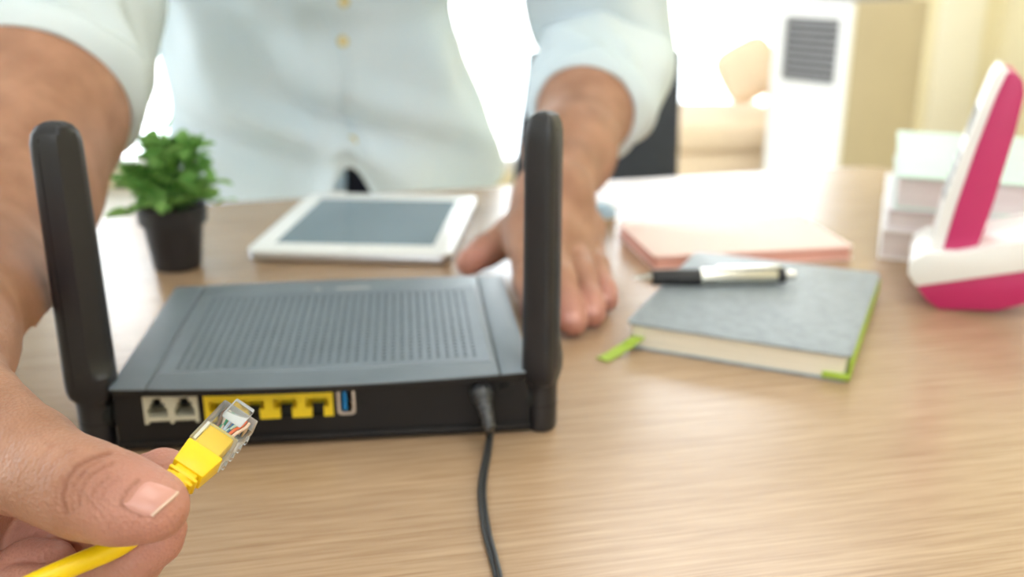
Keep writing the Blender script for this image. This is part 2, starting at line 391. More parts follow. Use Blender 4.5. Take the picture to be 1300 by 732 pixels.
# ------------------------------------------------------------------ desk
desk = thing('desk', 'light oak laminate desk with rounded corners and steel legs', 'desk', (0, .5, 0))
outl = round_poly([(-.36, .02), (.62, .02), (.372, .985), (-.325, .802)], [.03, .03, .05, .04], 8)
V, F = prism(outl, D - .028, D)
obj('desk_top', V, F, M['wood'], desk, ws=True, bevel=.002)
for (x, y) in ((-.29, .09), (.52, .09), (.31, .90), (-.27, .76)):
    V, F = box(x - .02, x + .02, y - .02, y + .02, 0, D - .028); obj('leg', V, F, M['deskleg'], desk, ws=True, bevel=.003)

# ------------------------------------------------------------------ router
RO = np.array([-.1655, .377]); RA = math.radians(6.2)
ux = np.array([math.cos(RA), math.sin(RA)]); uy = np.array([-math.sin(RA), math.cos(RA)])
router = thing('wifi_router', 'black wireless router with two upright antennas and yellow sockets', 'router', (RO[0], RO[1], D), RA)
RW, RD = .1740, .131; ZT = .0300
def panel(u, v):                            # photo pixel -> x,z on the router's rear panel
    r = ray(u, v); n = np.array([uy[0], uy[1], 0]); o = np.array([RO[0], RO[1], D])
    t = ((o - CP) @ n) / (r @ n); p = CP + r * t - o
    return float(p[:2] @ ux), float(p[2])
px = lambda u, v: panel(u, v)
# sockets' openings in the rear panel (x0,x1,z0,z1)
def rect(u0, v0, u1, v1):
    a = px(u0, (v0)); b_ = px(u1, v1); return a[0], b_[0], b_[1], a[1]
def prect(u0, vt0, vb0, u1, vt1, vb1):
    a, b_, c, d = px(u0, vt0), px(u0, vb0), px(u1, vt1), px(u1, vb1)
    return (a[0] + b_[0]) / 2, (c[0] + d[0]) / 2, (b_[1] + d[1]) / 2, (a[1] + c[1]) / 2
R11 = prect(183, 501, 538, 252, 498, 533); R45 = prect(260, 502, 533, 423, 492, 526); RUS = prect(428, 489, 526, 451, 487, 524)
xs = sorted([0, RW, R11[0], R11[1], R45[0], R45[1], RUS[0], RUS[1]]); zs = sorted(set([.0025, .0265, R11[2], R11[3], R45[2], R45[3], RUS[2], RUS[3]]))
ins = lambda r, x, z: r[0] < x < r[1] and r[2] < z < r[3]
V, F = plate(xs, zs, lambda x, z: not (ins(R11, x, z) or ins(R45, x, z) or ins(RUS, x, z)), 0, .0025)
obj('rear_panel', V, F, M['rbody'], router)
shell = [(0.0008, .0025), (RW - .0008, .0025), (RW - .0008, RD - .004), (RW - .006, RD), (.006, RD), (.0008, RD - .004)]
n = len(shell)
V = [(x, y, .0025) for x, y in shell] + [(x, y, .0265) for x, y in shell]
F = [tuple(reversed(range(n)))] + [(i, (i + 1) % n, n + (i + 1) % n, n + i) for i in range(1, n)]
obj('housing', V, F, M['rbody'], router)
V, F = box(-.0006, RW + .0006, -.0016, .002, .0016, .0052); obj('lower_ledge', V, F, M['rbody'], router, bevel=.0008)
for (x, y) in ((.015, .012), (RW - .015, .012), (RW - .015, RD - .015), (.015, RD - .015)):
    V, F = lathe([(.005, 0), (.0055, .0008), (.0055, .0026)], 16, (x, y, 0)); obj('rubber_foot', V, F, M['seam'], router)
# lid in three panels, rear edge bowed
def rear_y(x): t = x / RW; return -.0012 - .0052 * 4 * t * (1 - t)
def far_y(x): t = x / RW; return RD + .001 + .003 * 4 * t * (1 - t)
def lid_part(name, xa, xb, m, k=14, z0=.0287, z1=ZT, bev=.0005):
    xs_ = np.linspace(xa, xb, k)
    poly = [(x, rear_y(x)) for x in xs_] + [(x, far_y(x)) for x in xs_[::-1]]
    return obj(name, *prism(poly, z0, z1), m, router, bevel=bev, sharp=50)
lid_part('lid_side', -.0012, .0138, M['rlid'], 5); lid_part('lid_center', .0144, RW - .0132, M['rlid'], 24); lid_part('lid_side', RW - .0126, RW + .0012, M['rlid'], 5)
lid_part('lid_groove_base', -.0004, RW + .0004, M['rbody'], 24, .0262, ZT - .0009, .0003)
# perforated inset panel
nc, nr = 33, 22; gx0, gx1, gy0, gy1 = .0215, RW - .0205, .0145, .1090
cw, ch = (gx1 - gx0) / nc, (gy1 - gy0) / nr; zt, zb = ZT + .0007, ZT + .00005
V, F, PV, PF = [], [], [], []
oct_ = [(math.cos(math.pi / 4 * k), math.sin(math.pi / 4 * k)) for k in range(8)]
sq = [(1, 0), (1, 1), (0, 1), (-1, 1), (-1, 0), (-1, -1), (0, -1), (1, -1)]
hr = .00102
for i in range(nc):
    for j in range(nr):
        cx_, cy_ = gx0 + (i + .5) * cw, gy0 + (j + .5) * ch; b0 = len(V); oo = 0.0
        V += [(cx_ + a * cw / 2, cy_ + b_ * ch / 2, zt) for a, b_ in sq]
        V += [(cx_ + oo + a * hr, cy_ + b_ * hr, zt) for a, b_ in oct_]; V += [(cx_ + oo + a * hr, cy_ + b_ * hr, zb) for a, b_ in oct_]
        for k in range(8):
            k2 = (k + 1) % 8; F.append((b0 + k, b0 + k2, b0 + 8 + k2, b0 + 8 + k)); F.append((b0 + 8 + k, b0 + 8 + k2, b0 + 16 + k2, b0 + 16 + k))
        p0 = len(PV); PV += [(cx_ + oo + a * hr, cy_ + b_ * hr, zb + .00004) for a, b_ in oct_]; PF.append(tuple(range(p0, p0 + 8)))
e = len(V); rm = .0045
inn = [(gx0, gy0), (gx1, gy0), (gx1, gy1), (gx0, gy1)]; out_ = [(gx0 - rm, gy0 - rm), (gx1 + rm, gy0 - rm), (gx1 + rm, gy1 + rm), (gx0 - rm, gy1 + rm)]; low = [(gx0 - rm - .0009, gy0 - rm - .0009), (gx1 + rm + .0009, gy0 - rm - .0009), (gx1 + rm + .0009, gy1 + rm + .0009), (gx0 - rm - .0009, gy1 + rm + .0009)]
V += [(x, y, zt) for x, y in inn] + [(x, y, zt) for x, y in out_] + [(x, y, ZT - .0001) for x, y in low]
for k in range(4):
    k2 = (k + 1) % 4; F.append((e + k, e + 4 + k, e + 4 + k2, e + k2)); F.append((e + 4 + k, e + 8 + k, e + 8 + k2, e + 4 + k2))
pp = obj('perforated_panel', V, F, M['rlid'], router)
hl = obj('vent_holes', PV, PF, M['rpit'], pp); hl['kind'] = 'stuff'
# brand mark on the lid (small light lettering near the front edge, a vague emblem in the photograph)
for (x, w_) in ((.0735, .0032), (.085, .0175)):
    V, F = box(x, x + w_, .1185, .1207, ZT - .0001, ZT + .00012); obj('emblem', V, F, M['key'], router)
# telephone sockets
def block(name, r, cuts, m, y0, depth, parent=router, bevel=0):
    xs_ = sorted(set([r[0], r[1]] + [c[0] for c in cuts] + [c[1] for c in cuts])); zs_ = sorted(set([r[2], r[3]] + [c[2] for c in cuts] + [c[3] for c in cuts]))
    V, F = plate(xs_, zs_, lambda x, z: not any(ins(c, x, z) for c in cuts), y0, depth)
    return obj(name, V, F, m, parent)
x0, x1, z0, z1 = R11; w_ = (x1 - x0) / 2; h_ = z1 - z0; cuts = []
for i in range(2):
    a = x0 + i * w_
    cuts += [(a + w_ * .13, a + w_ * .87, z0 + h_ * .22, z0 + h_ * .55), (a + w_ * .22, a + w_ * .78, z0 + h_ * .54, z0 + h_ * .72), (a + w_ * .33, a + w_ * .67, z0 + h_ * .71, z0 + h_ * .88)]
    if i == 0: cuts += [(a + w_ * .13, a + w_ * .94, z0 - .0001, z0 + h_ * .09)]
    else: cuts += [(a + w_ * .06, a + w_ * .87, z0 - .0001, z0 + h_ * .09)]
s11 = block('telephone_socket', R11, cuts, M['rj11'], -.0012, .0105)
V, F = box(x0, x1, .0103, .0112, z0, z1); obj('socket_back', V, F, M['hole'], s11)
x0, x1, z0, z1 = R45; w_ = (x1 - x0) / 4; h_ = z1 - z0; cuts = []
for i in range(4):
    a = x0 + i * w_
    cuts += [(a + w_ * .14, a + w_ * .86, z0 + h_ * .36, z0 + h_ * .74), (a + w_ * .33, a + w_ * .70, z0 - .0001, z0 + h_ * .37)]
s45 = block('network_socket', R45, cuts, M['rj45'], -.0012, .0105)
for i in range(4):
    a = x0 + i * w_
    V, F = box(a + w_ * .14, a + w_ * .86, .0062, .0105, z0 + h_ * .37, z0 + h_ * .74); obj('contact_shelf', V, F, M['rj45'], s45)
    V, F = box(a + w_ * .33, a + w_ * .70, .0015, .0025, z0, z0 + h_ * .40); obj('latch_recess', V, F, M['hole'], s45)
    for k in range(8):
        xx = a + w_ * (.22 + .56 * k / 7); V, F = box(xx - .0002, xx + .0002, .0055, .0062, z0 + h_ * .58, z0 + h_ * .72); obj('contact', V, F, M['pin'], s45)
V, F = box(x0, x1, .0103, .0112, z0, z1); obj('socket_back', V, F, M['rj45'], s45)
x0, x1, z0, z1 = RUS; poly = round_poly([(x0, z0), (x1, z0), (x1, z1), (x0, z1)], .0022, 4); t_ = .0013
poly2 = round_poly([(x0 + t_, z0 + t_), (x1 - t_, z0 + t_), (x1 - t_, z1 - t_), (x0 + t_, z1 - t_)], .0014, 4); nn = len(poly)
V = [(x, -.0010, z) for x, z in poly] + [(x, -.0010, z) for x, z in poly2] + [(x, .009, z) for x, z in poly] + [(x, .009, z) for x, z in poly2]
F = []
for k in range(nn):
    k2 = (k + 1) % nn; F += [(k, k2, nn + k2, nn + k), (nn + k, nn + k2, 3 * nn + k2, 3 * nn + k), (k2, k, 2 * nn + k, 2 * nn + k2)]
F.append(tuple(range(3 * nn, 4 * nn)))
us = obj('usb_socket', V, F, M['steel'], router)
xm = (x0 + x1) / 2; V, F = box(xm - .0016, xm + .0002, .0004, .008, z0 + .0016, z1 - .0016); obj('usb_tongue', V, F, M['usb'], us)
V, F = box(x0 + .001, x1 - .001, .0078, .0086, z0 + .001, z1 - .001); obj('socket_back', V, F, M['hole'], us)
def pdisc(name, u, v, r, y0, y1, m, parent=router, rin=None):
    x, z = px(u, v); nn = 24
    prof = [(r, y0), (r, y1)] if rin is None else [(rin, y1), (rin, y0), (r, y0), (r, y1)]
    V, F = lathe(prof, nn); V = [(x + a, c, z + b_) for a, b_, c in V]
    if rin is not None: F = F[:-2]
    return obj(name, V, [tuple(reversed(f)) for f in F], m, parent, smooth=True)
pdisc('reset_hole', 460, 510, .0009, -.0002, .001, M['hole'])
pb = pdisc('power_jack_ring', 610, 496, .0052, -.0006, .002, M['hole'])
bt = pdisc('power_button_ring', 640, 495, .0036, -.0005, .001, M['seam']); pdisc('power_button', 640, 495, .0024, -.0016, .001, M['rbody'], bt)
# antennas
def antenna(cx_, cy_, rot, top, name='antenna'):
    w, t_ = .0093, .0071; rings = []; nk = 40
    prof = [(0, .74), (.0015, .80), (.006, .80), (.0185, .80), (.0215, .82), (.0235, .93), (.027, 1.03), (.032, 1.05), (.045, 1.03), (.09, .99), (top - .012, .96), (top - .008, .945), (top - .0045, .86), (top - .0018, .66), (top - .0004, .38), (top, .05)]
    ZS = [p[0] for p in prof]
    zz = sorted(set(list(np.linspace(.030, .052, 14)) + ZS))
    for z in zz:
        s = np.interp(z, ZS, [p[1] for p in prof]); r = []
        for k in range(nk):
            a = 2 * math.pi * k / nk; ca, sa = math.cos(a), math.sin(a)
            e_ = 2.0 / (2.0 if z < .022 else 4.2)
            x = math.copysign(abs(ca) ** e_, ca) * w * s; y = math.copysign(abs(sa) ** e_, sa) * (t_ * s if z > .0225 else w * .86 * s)
            if z > .034:                    # flat thumb facet
                q = min(1, (z - .034) / .012); lim = .0093 - .0026 * math.sqrt(max(0, 1 - (1 - q) ** 2))
                n_ = np.array([.80, -.60]); dd = x * n_[0] + y * n_[1]
                if dd > lim: x -= (dd - lim) * n_[0]; y -= (dd - lim) * n_[1]
            r.append((x, y, z))
        rings.append(r)
    V, F = loft(rings); Mx = Matrix.Translation((cx_, cy_, .0006)) @ Matrix.Rotation(rot, 4, 'Z')
    a_ = obj(name, *xf((V, F), Mx), M['ant'], router, smooth=True, sharp=28)
    # moulding seam running up the side
    sr = [(-.0042 * 1.0, z) for z in np.linspace(.03, top - .006, 12)]
    P = np.array([(x * (1 if z < top - .01 else .9), -t_ * np.interp(z, ZS, [p[1] for p in prof]) * .995, z) for x, z in sr])
    obj('seam', *xf(tube(P, .00022, 6, up=(0, 1, 0)), Mx), M['seam'], a_)
    V, F = lathe([(.00752, .0118), (.0075, .0122)], 32); V = [(x, y * .865, z) for x, y, z in V]; obj('hinge_line', *xf((V, F), Mx), M['seam'], a_)
    return a_
def loc_r(u, v, z=0.0):
    p = PZ(u, v, z)[:2] - RO; return float(p @ ux), float(p @ uy)
la = loc_r(128, 566); ra = loc_r(688, 541)
antenna(la[0], la[1], math.radians(-8), .1385); antenna(ra[0], ra[1], math.radians(62), .1395)
for (cx_, cy_, s_) in ((la[0], la[1], 1), (ra[0], ra[1], -1)):
    V, F = lathe([(.0066, 0), (.0066, .004), (.0052, .0045), (.0052, abs(.014))], 24)
    Mx = Matrix.Translation((cx_ + s_ * .0035, cy_ + .001, .0155)) @ Matrix.Rotation(s_ * math.pi / 2, 4, 'Y')
    obj('antenna_pivot', *xf((V, F), Mx), M['hole'], router, smooth=True)

# power cord
pc = thing('power_cord', 'thin black twin power cord plugged into the back of the router', 'cord', tuple(PZ(620, 600)))
jx, jz = px(611, 496)
J = np.array([RO[0], RO[1], D + jz]) + np.append(ux * jx, 0); nb = np.append(-uy, 0)
P = spline([J - nb * .001, J + nb * .005, J + nb * .0095 + np.array([.0003, 0, -.0012]), J + nb * .0145 + np.array([.0012, 0, -.0042]), J + nb * .0185 + np.array([.002, 0, -.0085])], 6)
rr = np.interp(np.linspace(0, 1, len(P)), [0, .3, .35, .9, 1], [.0050, .0048, .0037, .0026, .0023])
rr = rr * (1 + .07 * np.sign(np.sin(np.linspace(0, 1, len(P)) * 60)) * (np.linspace(0, 1, len(P)) > .4))
obj('barrel_plug', *tube(P, rr, 16), M['cord'], pc, ws=True, smooth=True)
end = P[-1]
path = spline([P[-2], end, PZ(622, 552, .0045), PZ(619, 575, .0024), PZ(614, 600, .002), PZ(612, 625, .002), PZ(614, 650, .002), PZ(619, 680, .002), PZ(626, 706, .002), PZ(633, 735, .002), PZ(645, 800, .002), PZ(662, 900, .002), np.array([.02, .15, D + .002]), np.array([.03, .05, D + .002]), np.array([.032, .012, D - .002]), np.array([.032, .006, D - .06]), np.array([.034, .006, D - .3])], 8)
for s_ in (-1, 1): obj('strand', *tube(path, .00095, 10, off=(0, s_ * .00086), twist=.028), M['cord'], pc, ws=True, smooth=True)
V, F = tube(path, .0005, 6); obj('web', V, F, M['cord'], pc, ws=True)

# ------------------------------------------------------------------ ethernet cable
ec = thing('ethernet_cable', 'yellow network cable with a clear plug held in the fingers', 'cable', tuple(C(231, 607, .262)))
A0 = C(231, 607, .262); A1 = C(303, 529, .283)
ax = (A1 - A0); LEN = np.linalg.norm(ax); ax /= LEN
wd = RV * .845 - UV * .533; wd -= ax * (wd @ ax); wd /= np.linalg.norm(wd); nrm = np.cross(wd, ax)
if nrm @ FV > 0: nrm = -nrm
def PL(vf):                                 # plug frame: x along plug, y across, z out of the face that shows
    V, F = vf; V = [A0 + ax * p[0] + wd * p[1] + nrm * p[2] for p in V]; return V, F
hw = .0056; hh = .0036; B0 = .0098; B1 = LEN + .0005
def cob(name, vf, m, parent, bevel=0): return obj(name, *PL(vf), m, parent, ws=True, bevel=bevel)
def taper(x0, x1, w0, w1, h0, h1, n=2):
    rings = []
    for i in range(n):
        t_ = i / (n - 1); x = x0 + (x1 - x0) * t_; a, b_ = w0 + (w1 - w0) * t_, h0 + (h1 - h0) * t_
        rings.append([(x, -a, -b_), (x, a, -b_), (x, a, b_), (x, -a, b_)])
    return loft(rings)
boot = cob('boot', taper(.0016, B0, .0046, hw - .0001, .0031, hh - .0001), M['yellow'], ec, bevel=.0006)
for k in range(2):
    x = -.0003 + .0016 * -k
    cob('boot_ridge', taper(x - .0006, x + .0006, .0043 - .0004 * k, .0043 - .0004 * k, .0030 - .0002 * k, .0030 - .0002 * k), M['yellow'], boot, bevel=.0005)
cob('boot_neck', taper(-.0055, .002, .0026, .0034, .0025, .0026), M['yellow'], boot, bevel=.0006)
# clear housing: outer shell with latch shoulder and toothed side
prof = [(B0, -hh), (B1 - .0005, -hh), (B1, -hh + .0006), (B1, hh - .0010), (B1 - .0008, hh - .0002), (B1 - .0052, hh), (B0, hh)]
V, F = prism(prof, -hw, hw); V = [(x, z, y) for x, y, z in V]
hs = cob('plug_housing', (V, F), M['clear'], ec, bevel=.0003)
cob('latch', join(box(B1 - .0058, B1 + .0012, -.0031, .0031, hh - .0008, hh + .0011)), M['clear'], hs, bevel=.0004)
cob('inner_wall', box(B1 - .0098, B1 - .0094, -hw + .0006, hw - .0006, -hh + .0004, hh - .0003), M['clear'], hs)
for k in range(4):
    x = B0 + .0018 + k * .0036; cob('side_notch', box(x, x + .0016, hw - .0004, hw + .0005, -hh - .0004, -hh + .0022), M['clear'], hs, bevel=.0002)
cob('cable_jacket', taper(B0 - .0002, B1 - .0086, .0040, .0040, .0026, .0025), M['jacket'], ec, bevel=.0008)
cob('side_rail', box(B0 + .0006, B1 - .0098, -hw + .0008, -hw + .0016, hh - .0011, hh - .0004), M['tabw'], hs)
ws_ = ['worange', 'orange', 'wgreen', 'blue', 'wblue', 'green', 'wbrown', 'brown'][::-1]
for k, c in enumerate(ws_):
    y1 = -.0038 + k * .00108; y0 = y1 * .55 + .0006 * math.sin(k * 2.1)
    pts = spline([(B1 - .0092, y0, .0013), (B1 - .0062, y0 * .6 + y1 * .4, .0014), (B1 - .0036, y1, .0012), (B1 - .0012, y1, .001)], 5)
    cob('wire', tube(pts, .00046, 8), M['w_' + c], ec)
    cob('contact', box(B1 - .0032, B1 - .0006, y1 - .00016, y1 + .00016, -hh + .0002, .0002), M['pin'], ec)
cable_path = spline([C(-60, 800, .240), C(20, 752, .246), C(90, 719, .253), C(150, 693, .2595), C(185, 665, .263), C(212, 630, .263), A0 - ax * .0035, A0 + ax * .001], 8)
obj('cable', *tube(cable_path, .00275, 20), M['yellow'], ec, ws=True, smooth=True)

# ------------------------------------------------------------------ smooth bodies: distance fields polygonised with surface nets
def smin(a, b, k):
    h = np.clip(.5 + .5 * (b - a) / k, 0, 1); return b + (a - b) * h - k * h * (1 - h)
def cap(P, a, b, ra, rb):
    ab = b - a; l2 = ab @ ab
    t = np.clip(((P - a) @ ab) / l2, 0, 1) if l2 > 1e-12 else np.zeros(len(P))
    return np.linalg.norm(P - a - t[:, None] * ab, axis=1) - (ra + (rb - ra) * t)
def chain(P, pts, k):
    d = None
    for (a, ra), (b, rb) in zip(pts[:-1], pts[1:]):
        c = cap(P, a, b, ra, rb); d = c if d is None else smin(d, c, k)
    return d
def ellip(P, c, r, R=None):
    q = P - c
    if R is not None: q = q @ R
    q = q / r; l = np.linalg.norm(q, axis=1); return (l - 1) * min(r)
def nets(fn, lo, hi, h, iters=2):
    lo = np.array(lo, float); n = np.ceil((np.array(hi) - lo) / h).astype(int) + 1
    g = [lo[i] + h * np.arange(n[i]) for i in range(3)]
    F = np.empty(n, np.float32)
    step = max(1, int(4e5 // (n[1] * n[2])))
    Y, Z = np.meshgrid(g[1], g[2], indexing='ij')
    for i in range(0, n[0], step):
        xs_ = g[0][i:i + step]
        P = np.empty((len(xs_), n[1], n[2], 3)); P[..., 0] = xs_[:, None, None]; P[..., 1] = Y; P[..., 2] = Z
        F[i:i + step] = fn(P.reshape(-1, 3)).reshape(len(xs_), n[1], n[2])
    Sg = F < 0; m = n - 1
    cs = [(i, j, k) for i in (0, 1) for j in (0, 1) for k in (0, 1)]
    sub = lambda A, c: A[c[0]:c[0] + m[0], c[1]:c[1] + m[1], c[2]:c[2] + m[2]]
    cnt = sum(sub(Sg, c).astype(np.int8) for c in cs)
    act = (cnt > 0) & (cnt < 8); ai = np.argwhere(act); idx = -np.ones(m, int); idx[act] = np.arange(len(ai))
    acc = np.zeros((len(ai), 3)); num = np.zeros(len(ai))
    for c in cs:
        for ax_ in range(3):
            if c[ax_]: continue
            c2 = list(c); c2[ax_] = 1
            fa = sub(F, c)[act]; fb = sub(F, tuple(c2))[act]; x = (fa < 0) != (fb < 0)
            t = np.where(x, fa / np.where(x, fa - fb, 1), 0); p = np.array(c, float)[None].repeat(len(ai), 0); p[:, ax_] += t
            acc[x] += p[x]; num[x] += 1
    V = lo + (ai + acc / num[:, None]) * h
    Q = []
    for ax_ in range(3):
        a1, a2 = (ax_ + 1) % 3, (ax_ + 2) % 3
        s0 = [slice(None)] * 3; s1 = [slice(None)] * 3; s0[ax_] = slice(0, -1); s1[ax_] = slice(1, None)
        d = Sg[tuple(s0)] != Sg[tuple(s1)]
        e = np.argwhere(d); e = e[(e[:, a1] > 0) & (e[:, a2] > 0) & (e[:, a1] < m[a1]) & (e[:, a2] < m[a2])]
        if not len(e): continue
        inside = Sg[tuple(e.T)]
        o1 = np.zeros(3, int); o1[a1] = 1; o2 = np.zeros(3, int); o2[a2] = 1
        q = np.stack([idx[tuple((e - o1 - o2).T)], idx[tuple((e - o2).T)], idx[tuple(e.T)], idx[tuple((e - o1).T)]], 1)
        q[~inside] = q[~inside][:, ::-1]; Q.append(q)
    Q = np.vstack(Q); Q = Q[(Q >= 0).all(1)]
    ee = h * .25
    for _ in range(iters):
        f = fn(V); G = np.stack([fn(V + np.eye(3)[i] * ee) - fn(V - np.eye(3)[i] * ee) for i in range(3)], 1) / (2 * ee)
        g2 = np.maximum((G * G).sum(1), .05); V = V - np.clip(f / g2, -h, h)[:, None] * G
    return V, Q
def polyd(U, pts):                          # pixel distance to a polyline
    d = np.full(len(U), 1e9)
    for a, b in zip(pts[:-1], pts[1:]):
        a = np.array(a, float); b = np.array(b, float); ab = b - a
        t = np.clip(((U - a) @ ab) / (ab @ ab), 0, 1); d = np.minimum(d, np.linalg.norm(U - a - t[:, None] * ab, axis=1))
    return d
K = lambda u, v, d, r: (C(u, v, d), r / 1000)

# --- hand holding the plug
FORE1 = [K(58, 20, .605, 48), K(34, 140, .550, 48.5), K(-4, 232, .508, 46.5), K(-36, 310, .462, 42), K(-68, 380, .405, 35.5), K(-104, 440, .347, 28)]
PALM1 = [K(-104, 440, .347, 28), K(-100, 560, .297, 24), K(-74, 612, .288, 18)]
PALM1b = [K(-108, 550, .300, 22), K(-95, 640, .285, 17), K(-90, 720, .275, 14)]
THUMB = [K(-56, 536, .284, 20), K(32, 584, .265, 13.6), K(72, 606, .257, 11.6), K(112, 622, .2525, 11.5), K(155, 634, .250, 10.3), K(194, 642, .2485, 8.9)]
FING1 = [
    [K(-85, 765, .268, 10), K(30, 785, .266, 9.4), K(118, 748, .2680, 8.2), K(162, 716, .2695, 7.8), K(203, 684, .2685, 5.8), K(219, 669, .2675, 3.8)],       # finger under the cable
    [K(-85, 650, .306, 11), K(60, 668, .300, 9), K(150, 640, .290, 8.2), K(186, 615, .286, 8.0), K(207, 602, .283, 7.6)],   # fingertip behind the plug
    [K(100, 680, .289, 8), K(175, 640, .280, 7.0), K(206, 626, .2775, 6.6)],
    [K(-95, 735, .296, 9.5), K(-5, 718, .294, 9), K(45, 694, .289, 8.2), K(78, 688, .2850, 7.0)],
    [K(-95, 765, .284, 9.5), K(-10, 750, .281, 8.8), K(38, 722, .2765, 7.8), K(66, 715, .2735, 6.6)],
    [K(-95, 800, .274, 9.5), K(-15, 784, .270, 8.4), K(22, 755, .2655, 7.4), K(46, 746, .2635, 6.2)],
]
GROOVES = [  # knuckle creases of the thumb: pixels, width mm, depth mm
    ([(84, 652), (80, 632), (84, 610), (97, 592), (118, 581), (140, 575)], .6, .55), ([(92, 648), (90, 630), (96, 612), (106, 600)], .5, .25), ([(64, 596), (76, 580), (96, 570)], .6, .14), ([(50, 600), (54, 580), (66, 566)], .6, .12),
    ([(100, 641), (103, 622), (112, 606), (126, 596), (143, 588)], .5, .34),
    ([(101, 604), (113, 592), (128, 585)], .45, .28), ([(112, 636), (122, 618), (138, 605)], .45, .24), ([(72, 640), (72, 622), (78, 606)], .5, .16),
    ([(122, 640), (132, 622), (150, 606)], .4, .14), ([(60, 560), (85, 572), (110, 580)], .5, .10), ([(40, 545), (62, 566)], .5, .10),
    ([(154, 641), (156, 632), (163, 621), (176, 609)], .5, .35), ([(154, 641), (166, 649), (182, 654)], .45, .30),
    ([(40, 690), (42, 670), (58, 656)], .5, .5), ([(22, 714), (30, 690), (45, 676)], .5, .5), ([(165, 728), (160, 716), (150, 706)], .5, .25),
]
def px_d(P):
    q = P - CP; d = q @ FV; return np.stack([650 + FPX * (q @ RV) / d, 366 - FPX * (q @ UV) / d], 1), d
def crease1(P):
    U, d = px_d(P); g = np.zeros(len(P)); near = (d < .2565) & (U[:, 0] > 30)
    if near.any():
        gg = np.zeros(near.sum())
        for pts, w, dep in GROOVES[:13]:
            mm = polyd(U[near], pts) * d[near] / FPX * 1000; gg += dep * np.exp(-(mm / w) ** 2)
        g[near] = gg
    return g
def hand1(P, fine=True):
    palm = smin(chain(P, FORE1, .02), chain(P, PALM1, .012), .015); palm = smin(palm, chain(P, PALM1b, .012), .02)
    th = chain(P, THUMB, .005); base = smin(palm, th, .012); d = base
    for i, f in enumerate(FING1):
        c = chain(P, f, .003); c = c if i == 2 else smin(palm, c, .006 if i < 3 else .003)
        d = smin(d, c, .0012 if i < 3 else .0004)
    if fine: d = d + crease1(P) * .001
    return d
YW = .27
fore1 = lambda P: hand1(P, False)
hv, hq = nets(hand1, (-.215, .12, D + .035), (-.062, YW, D + .19), .00085)
hv = hv[:]; keep = None
av, aq = nets(fore1, (-.32, YW - .003, D + .06), (-.08, .63, D + .33), .004)

# --- hand resting on the desk
Z = lambda u, v, z, r: (PZ(u, v, z), r / 1000)
EL2 = C(768, 72, .86)
WR2 = PZ(702, 256, .048)
FORE2 = [(EL2, .040), (EL2 * .60 + WR2 * .40, .0340), (EL2 * .28 + WR2 * .72, .0275), (WR2, .0220)]
PALM2 = [[(WR2, .0215), Z(672, 300, .032, 15), Z(668, 314, .028, 11.5)], [(WR2, .0215), Z(700, 304, .034, 15), Z(701, 318, .030, 12)], [(WR2, .0215), Z(726, 298, .030, 13.5), Z(729, 313, .027, 11)], [(WR2, .0205), Z(742, 291, .024, 12), Z(747, 305, .021, 9.5)]]
FING2 = [
    [Z(668, 314, .028, 10.8), Z(672, 358, .023, 9), Z(682, 392, .013, 8.6), Z(690, 408, .0092, 8)],
    [Z(701, 318, .030, 10.8), Z(711, 356, .025, 9), Z(722, 391, .0135, 8.8), Z(727, 407, .0092, 8.4)],
    [Z(729, 313, .027, 10), Z(738, 348, .022, 8.5), Z(748, 384, .012, 8.3), Z(752, 397, .0088, 8)],
    [Z(747, 306, .021, 8.8), Z(758, 338, .017, 7.3), Z(767, 369, .010, 7.2), Z(770, 380, .0076, 6.9)],
    [(WR2 + np.array([-.010, -.008, -.010]), .018), Z(654, 297, .022, 13.5), Z(618, 318, .014, 10.5), Z(596, 333, .010, 8.8)],
]
def hand2(P):
    palm = chain(P, FORE2, .02)
    for c in PALM2: palm = smin(palm, chain(P, c, .008), .010)
    d = palm
    for f in FING2: d = smin(d, smin(palm, chain(P, f, .004), .006), .0014)
    return np.maximum(d, D + .0004 - P[:, 2])
bv, bq = nets(hand2, (-.06, .47, D - .002), (.11, .66, D + .10), .0016)
cv, cq = nets(hand2, (-.06, .652, D + .01), (.18, .92, D + .20), .004)

# --- rest of the body, mostly under the clothes
SH_R = np.array([-.335, .735, D + .42]); SH_L = np.array([.035, .80, D + .41]); EL1 = C(58, 20, .605)
PEL = np.array([-.195, 1.085, D + .15]); CH = np.array([-.155, .80, D + .44]); NK = np.array([-.145, .70, D + .52]); HD = np.array([-.125, .615, D + .615])
HIPR, HIPL = PEL + [-.072, .01, -.06], PEL + [.072, .01, -.06]
KNR, KNL = np.array([-.30, 1.07, .50]), np.array([-.09, 1.10, .50]); ANR, ANL = np.array([-.31, 1.16, .085]), np.array([-.08, 1.18, .085])
def body(P):
    d = chain(P, [(PEL, .085), ((PEL + CH) / 2, .085), (CH, .095)], .03)
    d = smin(d, chain(P, [(SH_R, .055), (CH + [0, -.02, .03], .07), (SH_L, .055)], .03), .04)
    d = smin(d, chain(P, [(HIPR, .062), (HIPL, .062)], .03), .03)
    d = smin(d, chain(P, [(CH, .06), (NK, .052), (HD, .055)], .02), .03)
    for s, e in ((SH_R, EL1), (SH_L, EL2)): d = smin(d, chain(P, [(s, .045), (e, .036)], .02), .03)
    for h, k, a in ((HIPR, KNR, ANR), (HIPL, KNL, ANL)):
        d = smin(d, chain(P, [(h, .066), (k, .052), (a, .037)], .02), .03); d = smin(d, chain(P, [(a, .036), (a + [.0, -.13, -.045], .028)], .02), .02)
    d = smin(d, head(P), .02); return d
hf = np.array([0.10, -.80, -.59]); hf /= np.linalg.norm(hf); hx = np.cross(hf, [0, 0, 1.0]); hx /= np.linalg.norm(hx); hu = np.cross(hx, hf)
HR = np.stack([hx, hf, hu], 1)
hp = lambda x, y, z: HD + hx * x + hf * y + hu * z
